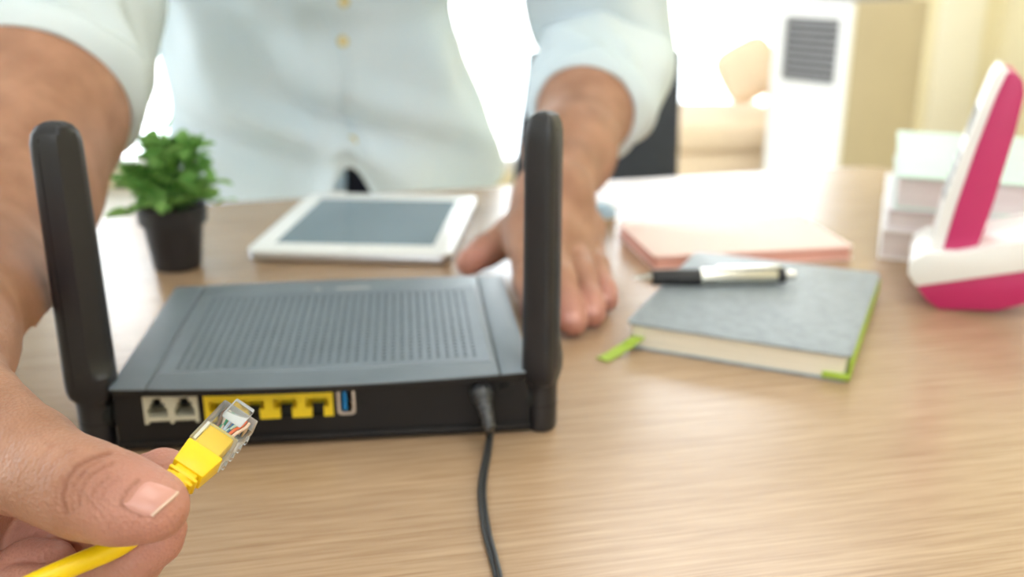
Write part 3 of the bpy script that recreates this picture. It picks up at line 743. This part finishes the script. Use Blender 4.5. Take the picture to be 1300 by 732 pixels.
def head(P):
    d = ellip(P, hp(0, 0, .03), np.array([.074, .095, .10]), HR); d = smin(d, ellip(P, hp(0, .03, -.045), np.array([.056, .062, .065]), HR), .03)
    d = smin(d, cap(P, hp(0, .095, .01), hp(0, .112, -.018), .008, .013), .012)
    for s in (-1, 1):
        d = smin(d, ellip(P, hp(s * .076, -.005, 0), np.array([.010, .02, .032]), HR), .006); d = smin(d, cap(P, hp(s * .015, .089, .022), hp(s * .045, .078, .024), .008, .007), .01)
        d = np.maximum(d, -(np.linalg.norm(P - hp(s * .032, .098, .004), axis=1) - .016))
    return smin(d, cap(P, hp(-.018, .088, -.048), hp(.018, .088, -.048), .008, .008), .006)
gv, gq = nets(body, (-.50, .45, 0.0), (.20, 1.32, 1.52), .013, 1)
hdv, hdq = nets(lambda P: smin(head(P), chain(P, [(CH, .06), (NK, .052), (HD, .055)], .02), .02), HD - .16, HD + .17, .005)
def cat_mesh(*ms):
    V, Q, o = [], [], 0
    for v, q in ms: V.append(v); Q.append(q + o); o += len(v)
    return np.vstack(V), np.vstack(Q)
keepb = np.linalg.norm(gv - HD, axis=1) > .15           # the finer head replaces the coarse one
sel = keepb[gq].all(1); gq = gq[sel]
ALLV, ALLQ = cat_mesh((hv, hq), (av, aq), (bv, bq), (cv, cq), (gv, gq), (hdv, hdq))
used = np.zeros(len(ALLV), bool); used[ALLQ.ravel()] = True; remap = np.cumsum(used) - 1; ALLV0 = ALLV[used]; ALLQ = remap[ALLQ]
POR = np.array([-.195, 1.12, 0.0])
person = obj('person', ALLV0 - POR, ALLQ, M['skin'], smooth=True, sharp=180)
person.location = POR
tag(person, 'person in a mint shirt leaning over the desk holding a yellow cable plug', 'person')
tips = [(THUMB[-1][0], .016), (FING1[0][-2][0], .014), (FING1[1][-1][0], .016), (FING1[2][-1][0], .014), (FING1[3][-1][0], .02), (FING1[4][-1][0], .02)] + [(f[-1][0], .017) for f in FING2]
pk = np.zeros(len(ALLV0))
for c, r in tips: pk = np.maximum(pk, np.exp(-(np.linalg.norm(ALLV0 - c, axis=1) / r) ** 2) * .85)
lpd = np.linalg.norm((ALLV0 - hp(0, .095, -.048)) @ HR / np.array([.024, .02, .008]), axis=1); pk = np.maximum(pk, np.clip(1.4 - lpd, 0, 1))
at = person.data.attributes.new('pink', 'FLOAT', 'POINT'); at.data.foreach_set('value', pk.astype(np.float32))
at = person.data.attributes.new('crease', 'FLOAT', 'POINT'); at.data.foreach_set('value', np.clip(crease1(ALLV0) * 1.9, 0, .75).astype(np.float32))

def nail(field, quad, n=12, lift=.0003, name='fingernail'):
    q = np.array(quad, float)               # proximal left, distal left, distal right, proximal right (pixels)
    s = np.linspace(0, 1, n); P = []
    for a in s:
        for b in s:
            a, b = 2 * a - 1, 2 * b - 1; kk = .34 if a < 0 else .06; a, b = a * math.sqrt(1 - kk * b * b), b * math.sqrt(1 - (.34 if a < 0 else .14) * a * a); a, b = (a * 1.02 + 1) / 2, (b * 1.02 + 1) / 2
            u_, v_ = q[0] * (1 - a) * (1 - b) + q[1] * a * (1 - b) + q[2] * a * b + q[3] * (1 - a) * b
            P.append((u_, v_))
    d0 = np.array([ray(*p) for p in P]); dn = d0 / np.linalg.norm(d0, axis=1)[:, None]
    t = np.full(len(P), .15); 
    for _ in range(120): t += np.clip(field(CP + dn * t[:, None]), -.01, .05) * .9
    X = CP + dn * t[:, None]; e = .0006
    G = np.stack([field(X + np.eye(3)[i] * e) - field(X - np.eye(3)[i] * e) for i in range(3)], 1); G /= np.linalg.norm(G, axis=1)[:, None]
    ed = np.array([min(a, b, 1 - b, (1 - a) + .3) for a in s for b in s]); X1 = X + G * (lift * np.clip(ed * 6, -.2, 1) - .0001 * (ed < .02))[:, None]
    X2 = X - G * .0008; idx = lambda i, j: i * n + j; F = []
    for i in range(n - 1):
        for j in range(n - 1): F.append((idx(i, j), idx(i, j + 1), idx(i + 1, j + 1), idx(i + 1, j)))
    rim = [idx(0, j) for j in range(n)] + [idx(i, n - 1) for i in range(1, n)] + [idx(n - 1, j) for j in range(n - 2, -1, -1)] + [idx(i, 0) for i in range(n - 2, 0, -1)]
    V = list(X1) + [X2[i] for i in rim]; m = len(rim)
    for k in range(m): F.append((rim[(k + 1) % m], rim[k], n * n + k, n * n + (k + 1) % m))
    return obj(name, V, F, M['nail'], person, ws=True, smooth=True, sharp=60), X1.reshape(n, n, 3)
th_only = lambda P: chain(P, THUMB, .005)
no, NX = nail(th_only, [(151, 640), (190, 658), (226, 620), (177, 605)], 14)
# keep the pale free edge of the nail as its own strip
obj('nail_free_edge', *tube(NX[-1, 1:-1] + np.array([0, -.0001, .0001]), .00045, 8), M['nail_edge'], no, ws=True, smooth=True)
f2 = lambda P: hand2(P)
for q in ([(716, 396), (717, 409), (738, 407), (734, 393)], [(744, 387), (744, 399), (761, 397), (757, 384)], [(764, 374), (764, 383), (777, 380), (773, 370)]): nail(f2, q, 6)
# eyes and hair
for s in (-1, 1):
    e_ = lathe([(.0001, -.012), (.006, -.0104), (.0104, -.006), (.012, 0), (.0104, .006), (.006, .0104), (.0001, .012)], 16)
    o = obj('eye', [hp(s * .032, .082, .004) + np.array(p) for p in e_[0]], e_[1], M['eye'], person, ws=True, smooth=True)
    i_ = lathe([(.0001, .0), (.0055, -.0003), (.0055, -.002)], 16); obj('iris', [hp(s * .032, .0945, .004) + hx * p[0] + hu * p[1] + hf * p[2] for p in i_[0]], i_[1], M['iris'], o, ws=True)
def hairf(P):
    d = ellip(P, hp(0, -.008, .038), np.array([.083, .104, .104]), HR); cut = (P - hp(0, .062, .045)) @ (hf * .75 - hu * .66); return np.maximum(d, cut)
v_, q_ = nets(lambda P: hairf(P) + .0035 * np.sin(P[:, 0] * 240) * np.sin(P[:, 1] * 120), HD - .15, HD + .17, .006, 1); obj('hair', v_, q_, M['hair'], person, ws=True, smooth=True, sharp=180)

# --- trousers and shoes
def trous(P):
    d = chain(P, [(HIPR, .078), (KNR, .070), (ANR + [0, 0, .0], .06)], .02); d = smin(d, chain(P, [(HIPL, .078), (KNL, .070), (ANL, .06)], .02), .02)
    d = smin(d, ellip(P, PEL + [0, 0, -.02], np.array([.132, .098, .10])), .04); return np.maximum(d, np.maximum(P[:, 2] - (D + .06), .07 - P[:, 2]))
v_, q_ = nets(lambda P: trous(P) + .003 * np.sin(P[:, 2] * 70 + P[:, 0] * 30), (-.46, .90, .03), (.10, 1.34, D + .17), .012, 1); obj('trousers', v_, q_, M['jeans'], person, ws=True, smooth=True, sharp=70)
for a in (ANR, ANL):
    def shoef(P, a=a):
        d = chain(P, [(a + [0, .025, -.035], .046), (a + [0, -.06, -.045], .042), (a + [0, -.155, -.052], .036)], .02); return np.maximum(d, .012 - P[:, 2])
    v_, q_ = nets(shoef, a + [-.07, -.23, -.09], a + [.07, .10, .03], .006, 1); s_ = obj('shoe', v_, q_, M['shoe'], person, ws=True, smooth=True, sharp=60)
    sp = [(a[0] + .048 * math.cos(t_) * (1 if math.sin(t_) > 0 else .9), a[1] - .065 + .145 * math.sin(t_), 0) for t_ in np.linspace(0, 2 * math.pi, 28)[:-1]]
    obj('sole', *prism([(x, y) for x, y, z in sp], 0.0, .016), M['sole'], s_, ws=True, bevel=.003)

# --- shirt: body, two rolled sleeves, collar
def fold(a, s, seed):
    return (.5 * math.sin(3 * a + 7 * s + seed) + .35 * math.sin(5 * a - 11 * s + 2.3 * seed) + .25 * math.sin(9 * a + 17 * s + 1.7 * seed))
def catm(keys, t):                          # smooth interpolation of key rows over [0,1]
    ks = np.array([k[0] for k in keys]); vs = np.array([k[1:] for k in keys], float); return np.array([np.interp(t, ks, vs[:, i]) for i in range(vs.shape[1])])
TK = [(0, -.190, 1.055, -.07, .166, .118), (.14, -.190, 1.05, 0.0, .163, .116), (.26, -.195, 1.04, .07, .152, .112), (.42, -.200, 1.02, .16, .146, .108), (.62, -.185, .945, .27, .158, .110), (.82, -.165, .85, .385, .190, .118), (.93, -.155, .79, .455, .165, .10), (1, -.148, .735, .500, .068, .066)]
rings = []; NA, NR = 128, 64
for i in range(NR):
    s = i / (NR - 1); x, y, z, rx, ry = catm(TK, s); tilt = np.interp(s, [0, .3, 1], [0, .12, .85]); r = []
    for k in range(NA):
        a = 2 * math.pi * k / NA; fr = max(0, -math.sin(a)); ca, sa = math.cos(a), math.sin(a)
        dx = ca * rx; dy = sa * ry; amp = .013 * np.interp(s, [0, .1, .5, 1], [1, 1, .9, .15]); m_ = 1 + amp * fold(a, s, 1.3) / .12
        dx *= m_; dy *= m_; zz = z
        if s < .30:                         # hem: front notch and raised sides
            w = 1 - s / .30; front = math.exp(-((math.atan2(ca, -sa) - .21) / .19) ** 2) if sa < 0 else 0
            zz += w * (.078 * front + .045 * abs(ca) ** 6)
        p = np.array([x + dx, y + dy * math.cos(tilt), D + zz + dy * math.sin(tilt) * -1.0 * -1.0])
        # diagonal drape folds across the belly, seen from the front
        if sa < 0:
            q = (p[0] - x) * .9 + (p[2] - D) * 1.2; p[1] -= .011 * math.sin(q * 44 + 1.5 * math.sin(p[2] * 40)) * fr * np.interp(s, [0, .1, .5, .7], [.4, 1, 1, 0])
            pl = (p[0] - (x + .010 + .012 * math.sin(s * 14)))
            if abs(pl) < .020: p[1] -= .0022 * (1 if -.016 < pl < .014 else 0)
        r.append(p)
    rings.append(r)
shirt_front = rings; rings_t = rings
V, F = loft(rings, False, False)
def sleeve(P, R, seed, n=48, lean=None):
    P = spline(P, 7); T, N, B = frames(P, (0, 0, 1)); m = len(P); Rr = np.interp(np.linspace(0, 1, m), np.linspace(0, 1, len(R)), R); rg = []
    for i in range(m):
        s = i / (m - 1); r = []
        for k in range(n):
            a = 2 * math.pi * k / n; rr_ = Rr[i] * (1 + .028 * math.sin(7 * a + 26 * s + seed) * min(1, s * 6) + .085 * fold(a, s * 2.4, seed) * min(1, .35 + s * 3)); r.append(P[i] + rr_ * (math.cos(a) * N[i] + math.sin(a) * B[i]))
        rg.append(r)
    return rg
def sleeve_mesh(hem, dirs, path, R, seed, cuff_len, cuff_r):
    rg = sleeve(path, R, seed)
    return loft(rg, False, False)
ax1 = C(58, 20, .605) - C(34, 140, .550); ax1 /= np.linalg.norm(ax1)
h1 = C(36, 134, .550)
S1 = sleeve([h1, h1 + ax1 * .022, h1 + ax1 * .05, C(60, 8, .615), EL1 + (SH_R - EL1) * .25 + [0, .02, 0], EL1 + (SH_R - EL1) * .6, SH_R + [.02, 0, 0], SH_R + [.09, .02, .01]], [.0525, .060, .065, .066, .067, .072, .078, .07], 2.1)
ax2 = EL2 - WR2; ax2 /= np.linalg.norm(ax2); h2 = WR2 + (EL2 - WR2) * .54
S2 = sleeve([h2, h2 + ax2 * .02, h2 + ax2 * .05, EL2 + ax2 * .012, EL2 + (SH_L - EL2) * .28 + [0, .012, 0], EL2 + (SH_L - EL2) * .6, SH_L + [-.02, 0, 0], SH_L + [-.09, .0, .01]], [.0385, .047, .055, .059, .061, .066, .078, .07], 4.4)
vf = join((V, F), loft(S1, False, False), loft(S2, False, False))
shirt = obj('shirt', vf[0], vf[1], M['shirt'], person, ws=True, smooth=True, sharp=180)
sm = shirt.modifiers.new('thickness', 'SOLIDIFY'); sm.thickness = .0016; sm.offset = -1
sd = shirt.modifiers.new('smooth', 'SUBSURF'); sd.levels = 1; sd.render_levels = 1
# button placket down the front
pk_o, pk_i = [], []
for i in range(0, NR, 1):
    c0 = 99.3 + .9 * math.sin(i * .35); cols = [c0 - 2.0, c0 - .7, c0 + .7, c0 + 2.0]
    g = lambda c: np.array(rings_t[i][int(c)]) * (1 - c % 1) + np.array(rings_t[i][int(c) + 1]) * (c % 1)
    q_ = [g(c) for c in cols]; pk_o.append([q_[0] + [0, .001, 0]] + [p + [0, -.0042, 0] for p in q_] + [q_[-1] + [0, .001, 0]])
pk_o = pk_o[6:-6]
obj('placket', *loft(pk_o), M['shirt'], shirt, ws=True, smooth=True, sharp=60)
# rolled cuffs, thick folded bands at the elbows
def cuff(rg, i0, i1, grow):
    P = [np.mean(r, axis=0) for r in rg]; out = []
    for i in range(i0, i1 + 1):
        e = 1 + grow * math.sin(math.pi * min(1, (i - i0 + .6) / (i1 - i0 + 1.0))); out.append([P[i] + (p - P[i]) * e for p in rg[i]])
    return out
for rg in (S1, S2):
    c_ = cuff(rg, 0, 6, .10); inner = [[np.mean(r, axis=0) + (p - np.mean(r, axis=0)) * .93 for p in r] for r in c_[::-1]]
    o = obj('rolled_cuff', *loft(c_ + inner + [c_[0]], False, False), M['shirt'], shirt, ws=True, smooth=True, sharp=180)
for (u_, v_) in ((441, -2), (438, 52), (447, 178)):
    p = C(u_, v_, .93); best = None
    a = min(((proj(np.array(q))[0] - u_) ** 2 + (proj(np.array(q))[1] - v_) ** 2, i, k) for i, r in enumerate(shirt_front) for k, q in enumerate(r) if NA // 2 < k < NA)
    q = shirt_front[a[1]][a[2]]; V, F = lathe([(.0048, -.001), (.0052, .0006), (.0048, .0022), (.003, .0016)], 16)
    obj('button', [q + np.array([b_[0], -b_[2], b_[1]]) for b_ in V], F, M['button'], shirt, ws=True, smooth=True)
V, F = loft([[NK + np.array([math.cos(a) * r_, -.012 + math.sin(a) * r_ * .9 + dz * -.3, dz - .02]) for a in np.linspace(0, 2 * math.pi, 33)[:-1]] for r_, dz in ((.066, -.01), (.063, .03), (.070, .032), (.078, -.002))], False, False)
obj('collar', V, F, M['shirt'], shirt, ws=True, smooth=True)

# ------------------------------------------------------------------ potted plant
pp_ = PZ(226, 338)
plant = thing('potted_plant', 'tiny leafy green plant in a small black pot', 'plant', tuple(pp_))
V, F = lathe([(.0148, 0), (.0155, .0008), (.0195, .031), (.0222, .0315), (.0226, .0425), (.0212, .0428), (.0200, .038), (.012, .0378)], 40)
pot = obj('pot', V, F, M['pot'], plant, smooth=True, sharp=35)
V, F = lathe([(.0208, .0370), (.0208, .0385), (.012, .0400), (.0005, .0405)], 24); obj('soil', V, F, M['soil'], plant, smooth=True)
def leafmesh(L, Wd, bend, m):
    V, F = [], []; n = 6
    for i in range(n + 1):
        t_ = i / n; w = Wd * math.sin(math.pi * min(.98, .08 + .9 * t_)) ** .8; z = bend * t_ * t_
        V += [(-w, L * t_, z + .25 * w), (0, L * t_, z), (w, L * t_, z + .25 * w)]
    for i in range(n): F += [(3 * i, 3 * i + 1, 3 * i + 4, 3 * i + 3), (3 * i + 1, 3 * i + 2, 3 * i + 5, 3 * i + 4)]
    return mesh_of('leaf', V, F, m, True)
LM = [leafmesh(.0150, .0040, .002, M['leaf']), leafmesh(.0130, .0036, -.003, M['leafb']), leafmesh(.0165, .0042, -.005, M['leaf'])]
nl = 0
for k in range(30):
    a = random.random() * 6.28; sp = random.random() ** .6; r0 = .008 * sp
    h = .045 - .038 * sp ** 2 + random.uniform(-.005, .004); out = .030 * sp
    if k == 0: a, out, h = math.pi * 1.02, .033, .016
    base = np.array([math.cos(a) * r0, math.sin(a) * r0, .039]); tip = base + np.array([math.cos(a) * out, math.sin(a) * out, h])
    mid = (base + tip) / 2 + np.array([0, 0, .006]); P = spline([base, mid, tip], 5)
    obj('stem', *tube(P, .0006, 5, up=(1, 0, .1)), M['stem'], plant)
    for j in range(9):
        t_ = .32 + .68 * j / 8; p = P[int(t_ * (len(P) - 1))]
        o = bpy.data.objects.new('leaf', LM[(j + k) % 3]); COL.objects.link(o); o.parent = plant; o.location = p
        o.rotation_euler = (random.uniform(-.1, 1.0), random.uniform(-.5, .5), random.uniform(0, 6.28)); sc = random.uniform(.85, 1.35); o.scale = (sc,) * 3; nl += 1

# ------------------------------------------------------------------ tablet
tc_ = (PZ(316, 334) + PZ(576, 338) + PZ(606, 258) + PZ(412, 256)) / 4
ta = -.07
tab = thing('tablet', 'white tablet computer lying flat with a grey glossy screen', 'tablet', (tc_[0] - .004, tc_[1], D), ta)
rp = lambda w, h, r: round_poly([(-w, -h), (w, -h), (w, h), (-w, h)], r, 6)
obj('back_shell', *prism(rp(.0705, .0870, .011), .0006, .0062), M['alu'], tab, bevel=.0015)
obj('front_bezel', *prism(rp(.0708, .0873, .011), .0062, .0078), M['tabw'], tab, bevel=.0005)
obj('screen', *prism(rp(.0560, .0655, .0012), .0076, .0079), M['tabs'], tab)
V, F = lathe([(.0055, .0077), (.0055, .0080), (.0045, .0079)], 20, (0, -.0765, 0)); obj('home_button', V, F, M['tabw'], tab)

# ------------------------------------------------------------------ grey notebook with lime elastic, ribbon, pen
nb_ = thing('notebook', 'slate grey hardback notebook with lime green elastic and ribbon', 'notebook', (.1430, .5380, D), math.radians(-24.5))
w_, h_ = .0575, .0730
obj('back_cover', *prism(rp(w_, h_, .005), 0, .0012), M['nbcover'], nb_, bevel=.0004)
obj('page_block', *prism(rp(w_ - .0018, h_ - .002, .004), .0012, .0132), M['page'], nb_)
obj('front_cover', *prism(rp(w_, h_, .005), .0132, .0146), M['nbcover'], nb_, bevel=.0004)
obj('elastic', *box(w_ - .0010, w_ + .0005, -h_ + .001, h_ - .001, .0030, .0110), M['lime'], nb_, bevel=.0004)
obj('corner_tab', *box(w_ - .013, w_ + .0003, -h_ - .0006, -h_ + .006, .0013, .0042), M['lime'], nb_, bevel=.0005)
rb = spline([(-w_ + .007, -h_ + .02, .006), (-w_ + .0065, -h_ - .001, .0062), (-w_ + .002, -h_ - .008, .003), (-w_ - .003, -h_ - .019, .0008), (-w_ - .005, -h_ - .023, .0007)], 5)
sd_ = np.array([.0034, -.0012, 0]); rings = [[p - sd_, p + sd_, p + sd_ + [0, 0, .0005], p - sd_ + [0, 0, .0005]] for p in rb]
obj('ribbon', *loft(rings), M['lime'], nb_)
pa, pb_ = PZ(803, 353, .0197), PZ(1004, 349, .0197)
pl_ = np.linalg.norm(pb_ - pa); pen = thing('ballpoint_pen', 'silver ballpoint pen with a black grip lying on the grey notebook', 'pen', (pa[0], pa[1], D + .0147), math.atan2(pb_[1] - pa[1], pb_[0] - pa[0]))
def rod(prof): V, F = lathe([(r, z) for z, r in prof], 24); return [(z, x, y + .0050) for x, y, z in V], [tuple(f) for f in F]
L_ = pl_
obj('tip', *rod([(0, .0006), (.002, .0009), (.010, .0030), (.011, .0036)]), M['penm'], pen, smooth=True)
obj('grip', *rod([(.011, .0040), (.012, .0046), (.038, .0049), (.040, .0049)]), M['peng'], pen, smooth=True)
obj('barrel', *rod([(.040, .0050), (.041, .0050), (L_ - .010, .0050), (L_ - .009, .0046)]), M['penm'], pen, smooth=True)
obj('cap_ring', *rod([(L_ - .009, .0047), (L_ - .004, .0047)]), M['peng'], pen, smooth=True)
obj('push_button', *rod([(L_ - .004, .0030), (L_ + .002, .0030), (L_ + .0028, .0022)]), M['penm'], pen, smooth=True)
obj('clip', *box(L_ - .045, L_ - .006, -.0022, .0022, .0100, .0112), M['penm'], pen, bevel=.0004)

# ------------------------------------------------------------------ pink notebook, memo pad
pn = thing('pink_notebook', 'pale pink thin notebook lying behind the grey notebook', 'notebook', (.1570, .6885, D), math.radians(9.8))
obj('back_cover', *prism(rp(.0715, .0445, .003), 0, .001), M['pink'], pn, bevel=.0003)
obj('page_block', *prism(rp(.0705, .0435, .003), .001, .0085), M['pinkedge'], pn)
obj('front_cover', *prism(rp(.0715, .0445, .003), .0085, .0096), M['pink'], pn, bevel=.0003)
q = PZ(757, 283)
mp = thing('memo_pad', 'small pale blue memo pad beside the resting wrist', 'memo pad', (q[0] + .002, q[1] + .012, D), .3)
obj('foot_shade', *box(-.011, .011, -.011, .011, 0, .0024), M['memoshade'], mp); obj('sheets', *box(-.0108, .0108, -.0108, .0108, .0024, .011), M['memo'], mp, bevel=.0003)  # tan slab stands in for the brownish shadow along the pad's foot

# ------------------------------------------------------------------ book stack
def book(label, x, y, z, w, d, h, rot, cov, name='book'):
    x, y = x + math.cos(rot) * w / 2 - math.sin(rot) * d / 2, y + math.sin(rot) * w / 2 + math.cos(rot) * d / 2
    t = thing(name, label, 'book', (x, y, D + z), rot, 'pale books stacked beside the phone')
    obj('back_cover', *box(-w / 2, w / 2, -d / 2, d / 2, 0, .0012), cov, t, bevel=.0004)
    obj('page_block', *box(-w / 2 + .0015, w / 2 - .003, -d / 2 + .002, d / 2 - .002, .0012, h - .0012), M['bkpage'], t)
    obj('front_cover', *box(-w / 2, w / 2, -d / 2, d / 2, h - .0012, h), cov, t, bevel=.0004)
    obj('spine', *box(w / 2 - .003, w / 2 + .0006, -d / 2, d / 2, .0003, h - .0003), cov, t, bevel=.0006)
bl = PZ(1114, 328)
book('thick white book at the bottom of the pale stack', bl[0], bl[1], 0, .158, .200, .0205, -.36, M['white'])
book('pale lilac thin book in the middle of the stack', bl[0] + .003, bl[1] + .002, .0206, .156, .196, .0140, -.38, M['lilac'])
book('mint covered book on top of the pale stack', bl[0] + .008, bl[1] + .003, .0347, .156, .196, .0225, -.35, M['mint'])

# ------------------------------------------------------------------ cordless phone
ph0 = PZ(1190, 392); YP = ph0[1] + .004
PR = math.radians(-22); pex = np.array([math.cos(PR), math.sin(PR), 0]); pey = np.array([-math.sin(PR), math.cos(PR), 0]); PO = np.array([ph0[0], ph0[1], D])
def side(u, v):                             # photo pixel -> x,z in the vertical plane of the phone's near side
    r = ray(u, v); t = ((PO - CP) @ pey) / (r @ pey); p = CP + r * t - PO; return p @ pex, p[2]
cr = thing('phone_cradle', 'white and magenta charging cradle of a cordless phone', 'phone cradle', tuple(PO + pex * side(1225, 388)[0]), PR)
lx = side(1225, 388)[0]
def sp_(pts): return [(x - lx, z) for x, z in (side(*p) for p in pts)]
lower = sp_([(1163, 360), (1176, 378), (1192, 390), (1266, 392), (1300, 384), (1326, 368), (1330, 330), (1300, 342)])
zmin = min(z for x, z in lower); lower = [(x, z - zmin) for x, z in lower]
obj('cradle_base', *prism_y(round_poly(lower, .002, 3), 0, .062), M['magenta'], cr, bevel=.002)
upper = [(x, z - zmin + .0004) for x, z in sp_([(1152, 344), (1158, 328), (1176, 318), (1215, 320), (1300, 304), (1338, 296), (1338, 334), (1300, 342), (1163, 361)])]
obj('cradle_top', *prism_y(round_poly(upper, .002, 3), -.0015, .0635), M['phw'], cr, bevel=.0025)
hs_ = thing('cordless_handset', 'magenta and white cordless handset standing in its cradle', 'phone', tuple(PO + pex * side(1225, 330)[0] + pey * .008 + np.array([0, 0, side(1225, 322)[1]])), PR)
lx = side(1225, 330)[0]; hz = side(1225, 322)[1]
def hp_(pts): return [(x - lx, z - hz - .001) for x, z in (side(*p) for p in pts)]
back = hp_([(1196, 324), (1240, 322), (1262, 262), (1291, 168), (1303, 118), (1300, 100), (1290, 91), (1281, 92), (1268, 118), (1240, 190), (1215, 262)])
obj('back_shell', *prism_y(round_poly(back, .003, 3), .0, .046), M['magenta'], hs_, bevel=.003, seg=3)
frontp = hp_([(1181, 325), (1199, 324), (1217, 262), (1242, 190), (1270, 118), (1284, 91), (1275, 84), (1263, 98), (1244, 142), (1222, 198), (1198, 262)])
fs = obj('front_shell', *prism_y(round_poly(frontp, .002, 3), .001, .045), M['phw'], hs_, bevel=.0015)
# keys and display on the far-left face
a_ = np.array(hp_([(1198, 262)])[0]); b_ = np.array(hp_([(1244, 142)])[0]); dr = (b_ - a_); ln = np.linalg.norm(dr); dr /= ln; no_ = np.array([-dr[1], dr[0]])
def on_face(s0, s1, y0, y1, th):
    P0 = a_ + dr * s0; P1 = a_ + dr * s1
    return prism_y([tuple(P0 - no_ * .001), tuple(P1 - no_ * .001), tuple(P1 + no_ * th), tuple(P0 + no_ * th)], y0, y1)
obj('display', *on_face(ln * .70, ln * 1.0, .009, .037, .0004), M['lcd'], fs)
for i in range(4):
    for j in range(3): obj('key', *on_face(ln * (.02 + .14 * i), ln * (.11 + .14 * i), .008 + .0105 * j, .016 + .0105 * j, .0008), M['key'], fs)

# ------------------------------------------------------------------ chair behind
YC = 1.75
def at_y(u, v, Y): r = ray(u, v); return CP + r * (Y / r[1])
cl, crr, cb_ = at_y(671, 66, YC), at_y(866, 62, YC), at_y(655, 232, YC); cbr = at_y(862, 222, YC)
chx = (cl[0] + crr[0]) / 2
chair = thing('office_chair', 'charcoal straight backed chair standing behind the desk', 'chair', (chx, YC - .02, 0))
poly = [(cb_[0] - .012, .50), (cbr[0], .50), (crr[0], crr[2]), (cl[0], cl[2])]
V, F = prism_y(round_poly(poly, [.02, .02, .012, .012], 4), YC, YC + .035); obj('backrest', V, F, M['chair'], chair, ws=True, bevel=.006)
obj('seat', *box(-.20, .20, -.40, .02, .43, .475), M['chair'], chair, bevel=.012)
for x, y in ((-.17, -.37), (.17, -.37)): obj('leg', *box(x - .013, x + .013, y - .013, y + .013, 0, .43), M['chairf'], chair, bevel=.003)
for x in (-.12, .12): obj('leg', *box(x - .013, x + .013, .03, .056, 0, .56), M['chairf'], chair, bevel=.003)

# ------------------------------------------------------------------ air cooler, armchair
pc0 = at_y(1076, 100, 2.95)
ac = thing('air_cooler', 'tall white air cooler with a grey louvred grille and beige sides', 'air cooler', (pc0[0], pc0[1], 0), math.radians(-52))
top = at_y(1076, 3, 2.95)[2]
AW, AD = .265, .40
obj('body', *box(-AW, 0, .006, AD, .05, top), M['coolerb'], ac, bevel=.008)
obj('front_panel', *plate([-AW, -AW + .035, -.035, 0], [.05, .58, .77, top], lambda x, z: not (-AW + .035 < x < -.035 and   .58 < z < .77), -.012, .006), M['cooler'], ac)
obj('grille_back', *box(-AW + .03, -.03, .001, .006, .57, .78), M['hole'], ac)
for i in range(9): obj('louvre', *box(-AW + .035, -.035, -.010, .002, .586 + i * .0205, .599 + i * .0205), M['grille'], ac, bevel=.001)
obj('control_top', *box(-AW + .03, -.03, .03, AD - .05, top - .001, top + .012), M['grille'], ac, bevel=.004)
for x, y in ((-AW + .04, .05), (-.04, .05), (-AW + .04, AD - .05), (-.04, AD - .05)):
    V, F = lathe([(.018, 0), (.024, .01), (.024, .04), (.016, .052)], 16, (x, y, 0)); obj('castor', V, F, M['chairf'], ac, smooth=True)
sx0, sx1 = at_y(862, 180, 3.35)[0], at_y(1010, 180, 3.35)[0]
so = thing('daybed', 'low tan upholstered daybed by the bright window', 'daybed', ((sx0 + sx1) / 2 - .12, 3.35, 0))
zs_ = at_y(900, 157, 3.35)[2]
obj('seat_base', *box(-.60, .33, 0, .55, .10, zs_ - .10), M['sofa'], so, bevel=.02); obj('seat_cushion', *box(-.60, .33, -.01, .55, zs_ - .10, zs_), M['sofa'], so, bevel=.03, seg=3)
obj('armrest', *box(.335, .41, 0, .55, .10, zs_ + .16), M['sofa'], so, bevel=.03, seg=3)
for x in (-.56, .36):
    for y in (.05, .5): obj('leg', *box(x - .02, x + .02, y - .02, y + .02, 0, .10), M['chairf'], so)
cc = at_y(956, 128, 3.6)
cu = thing('throw_cushion', 'plump beige cushion resting on the tan daybed', 'cushion', (cc[0] + .02, 3.58, zs_))
Cn = [];
for i in range(17):
    t_ = -1 + 2 * i / 16; ring = []
    for k in range(32):
        a = 2 * math.pi * k / 32; e_ = .55; cxx = math.copysign(abs(math.cos(a)) ** e_, math.cos(a)); czz = math.copysign(abs(math.sin(a)) ** e_, math.sin(a))
        s_ = math.sqrt(max(0, 1 - abs(t_) ** 2.2)) * .45 + .55 if abs(t_) < 1 else .55
        ring.append((cxx * .108 * s_, t_ * .055, czz * .105 * s_))
    Cn.append(ring)
obj('pillow_case', *xf(loft(Cn), Matrix.Translation((-.055, -.03, .156)) @ Matrix.Rotation(-.5, 4, 'Y') @ Matrix.Rotation(-.25, 4, 'X')), M['cushion'], cu, smooth=True)
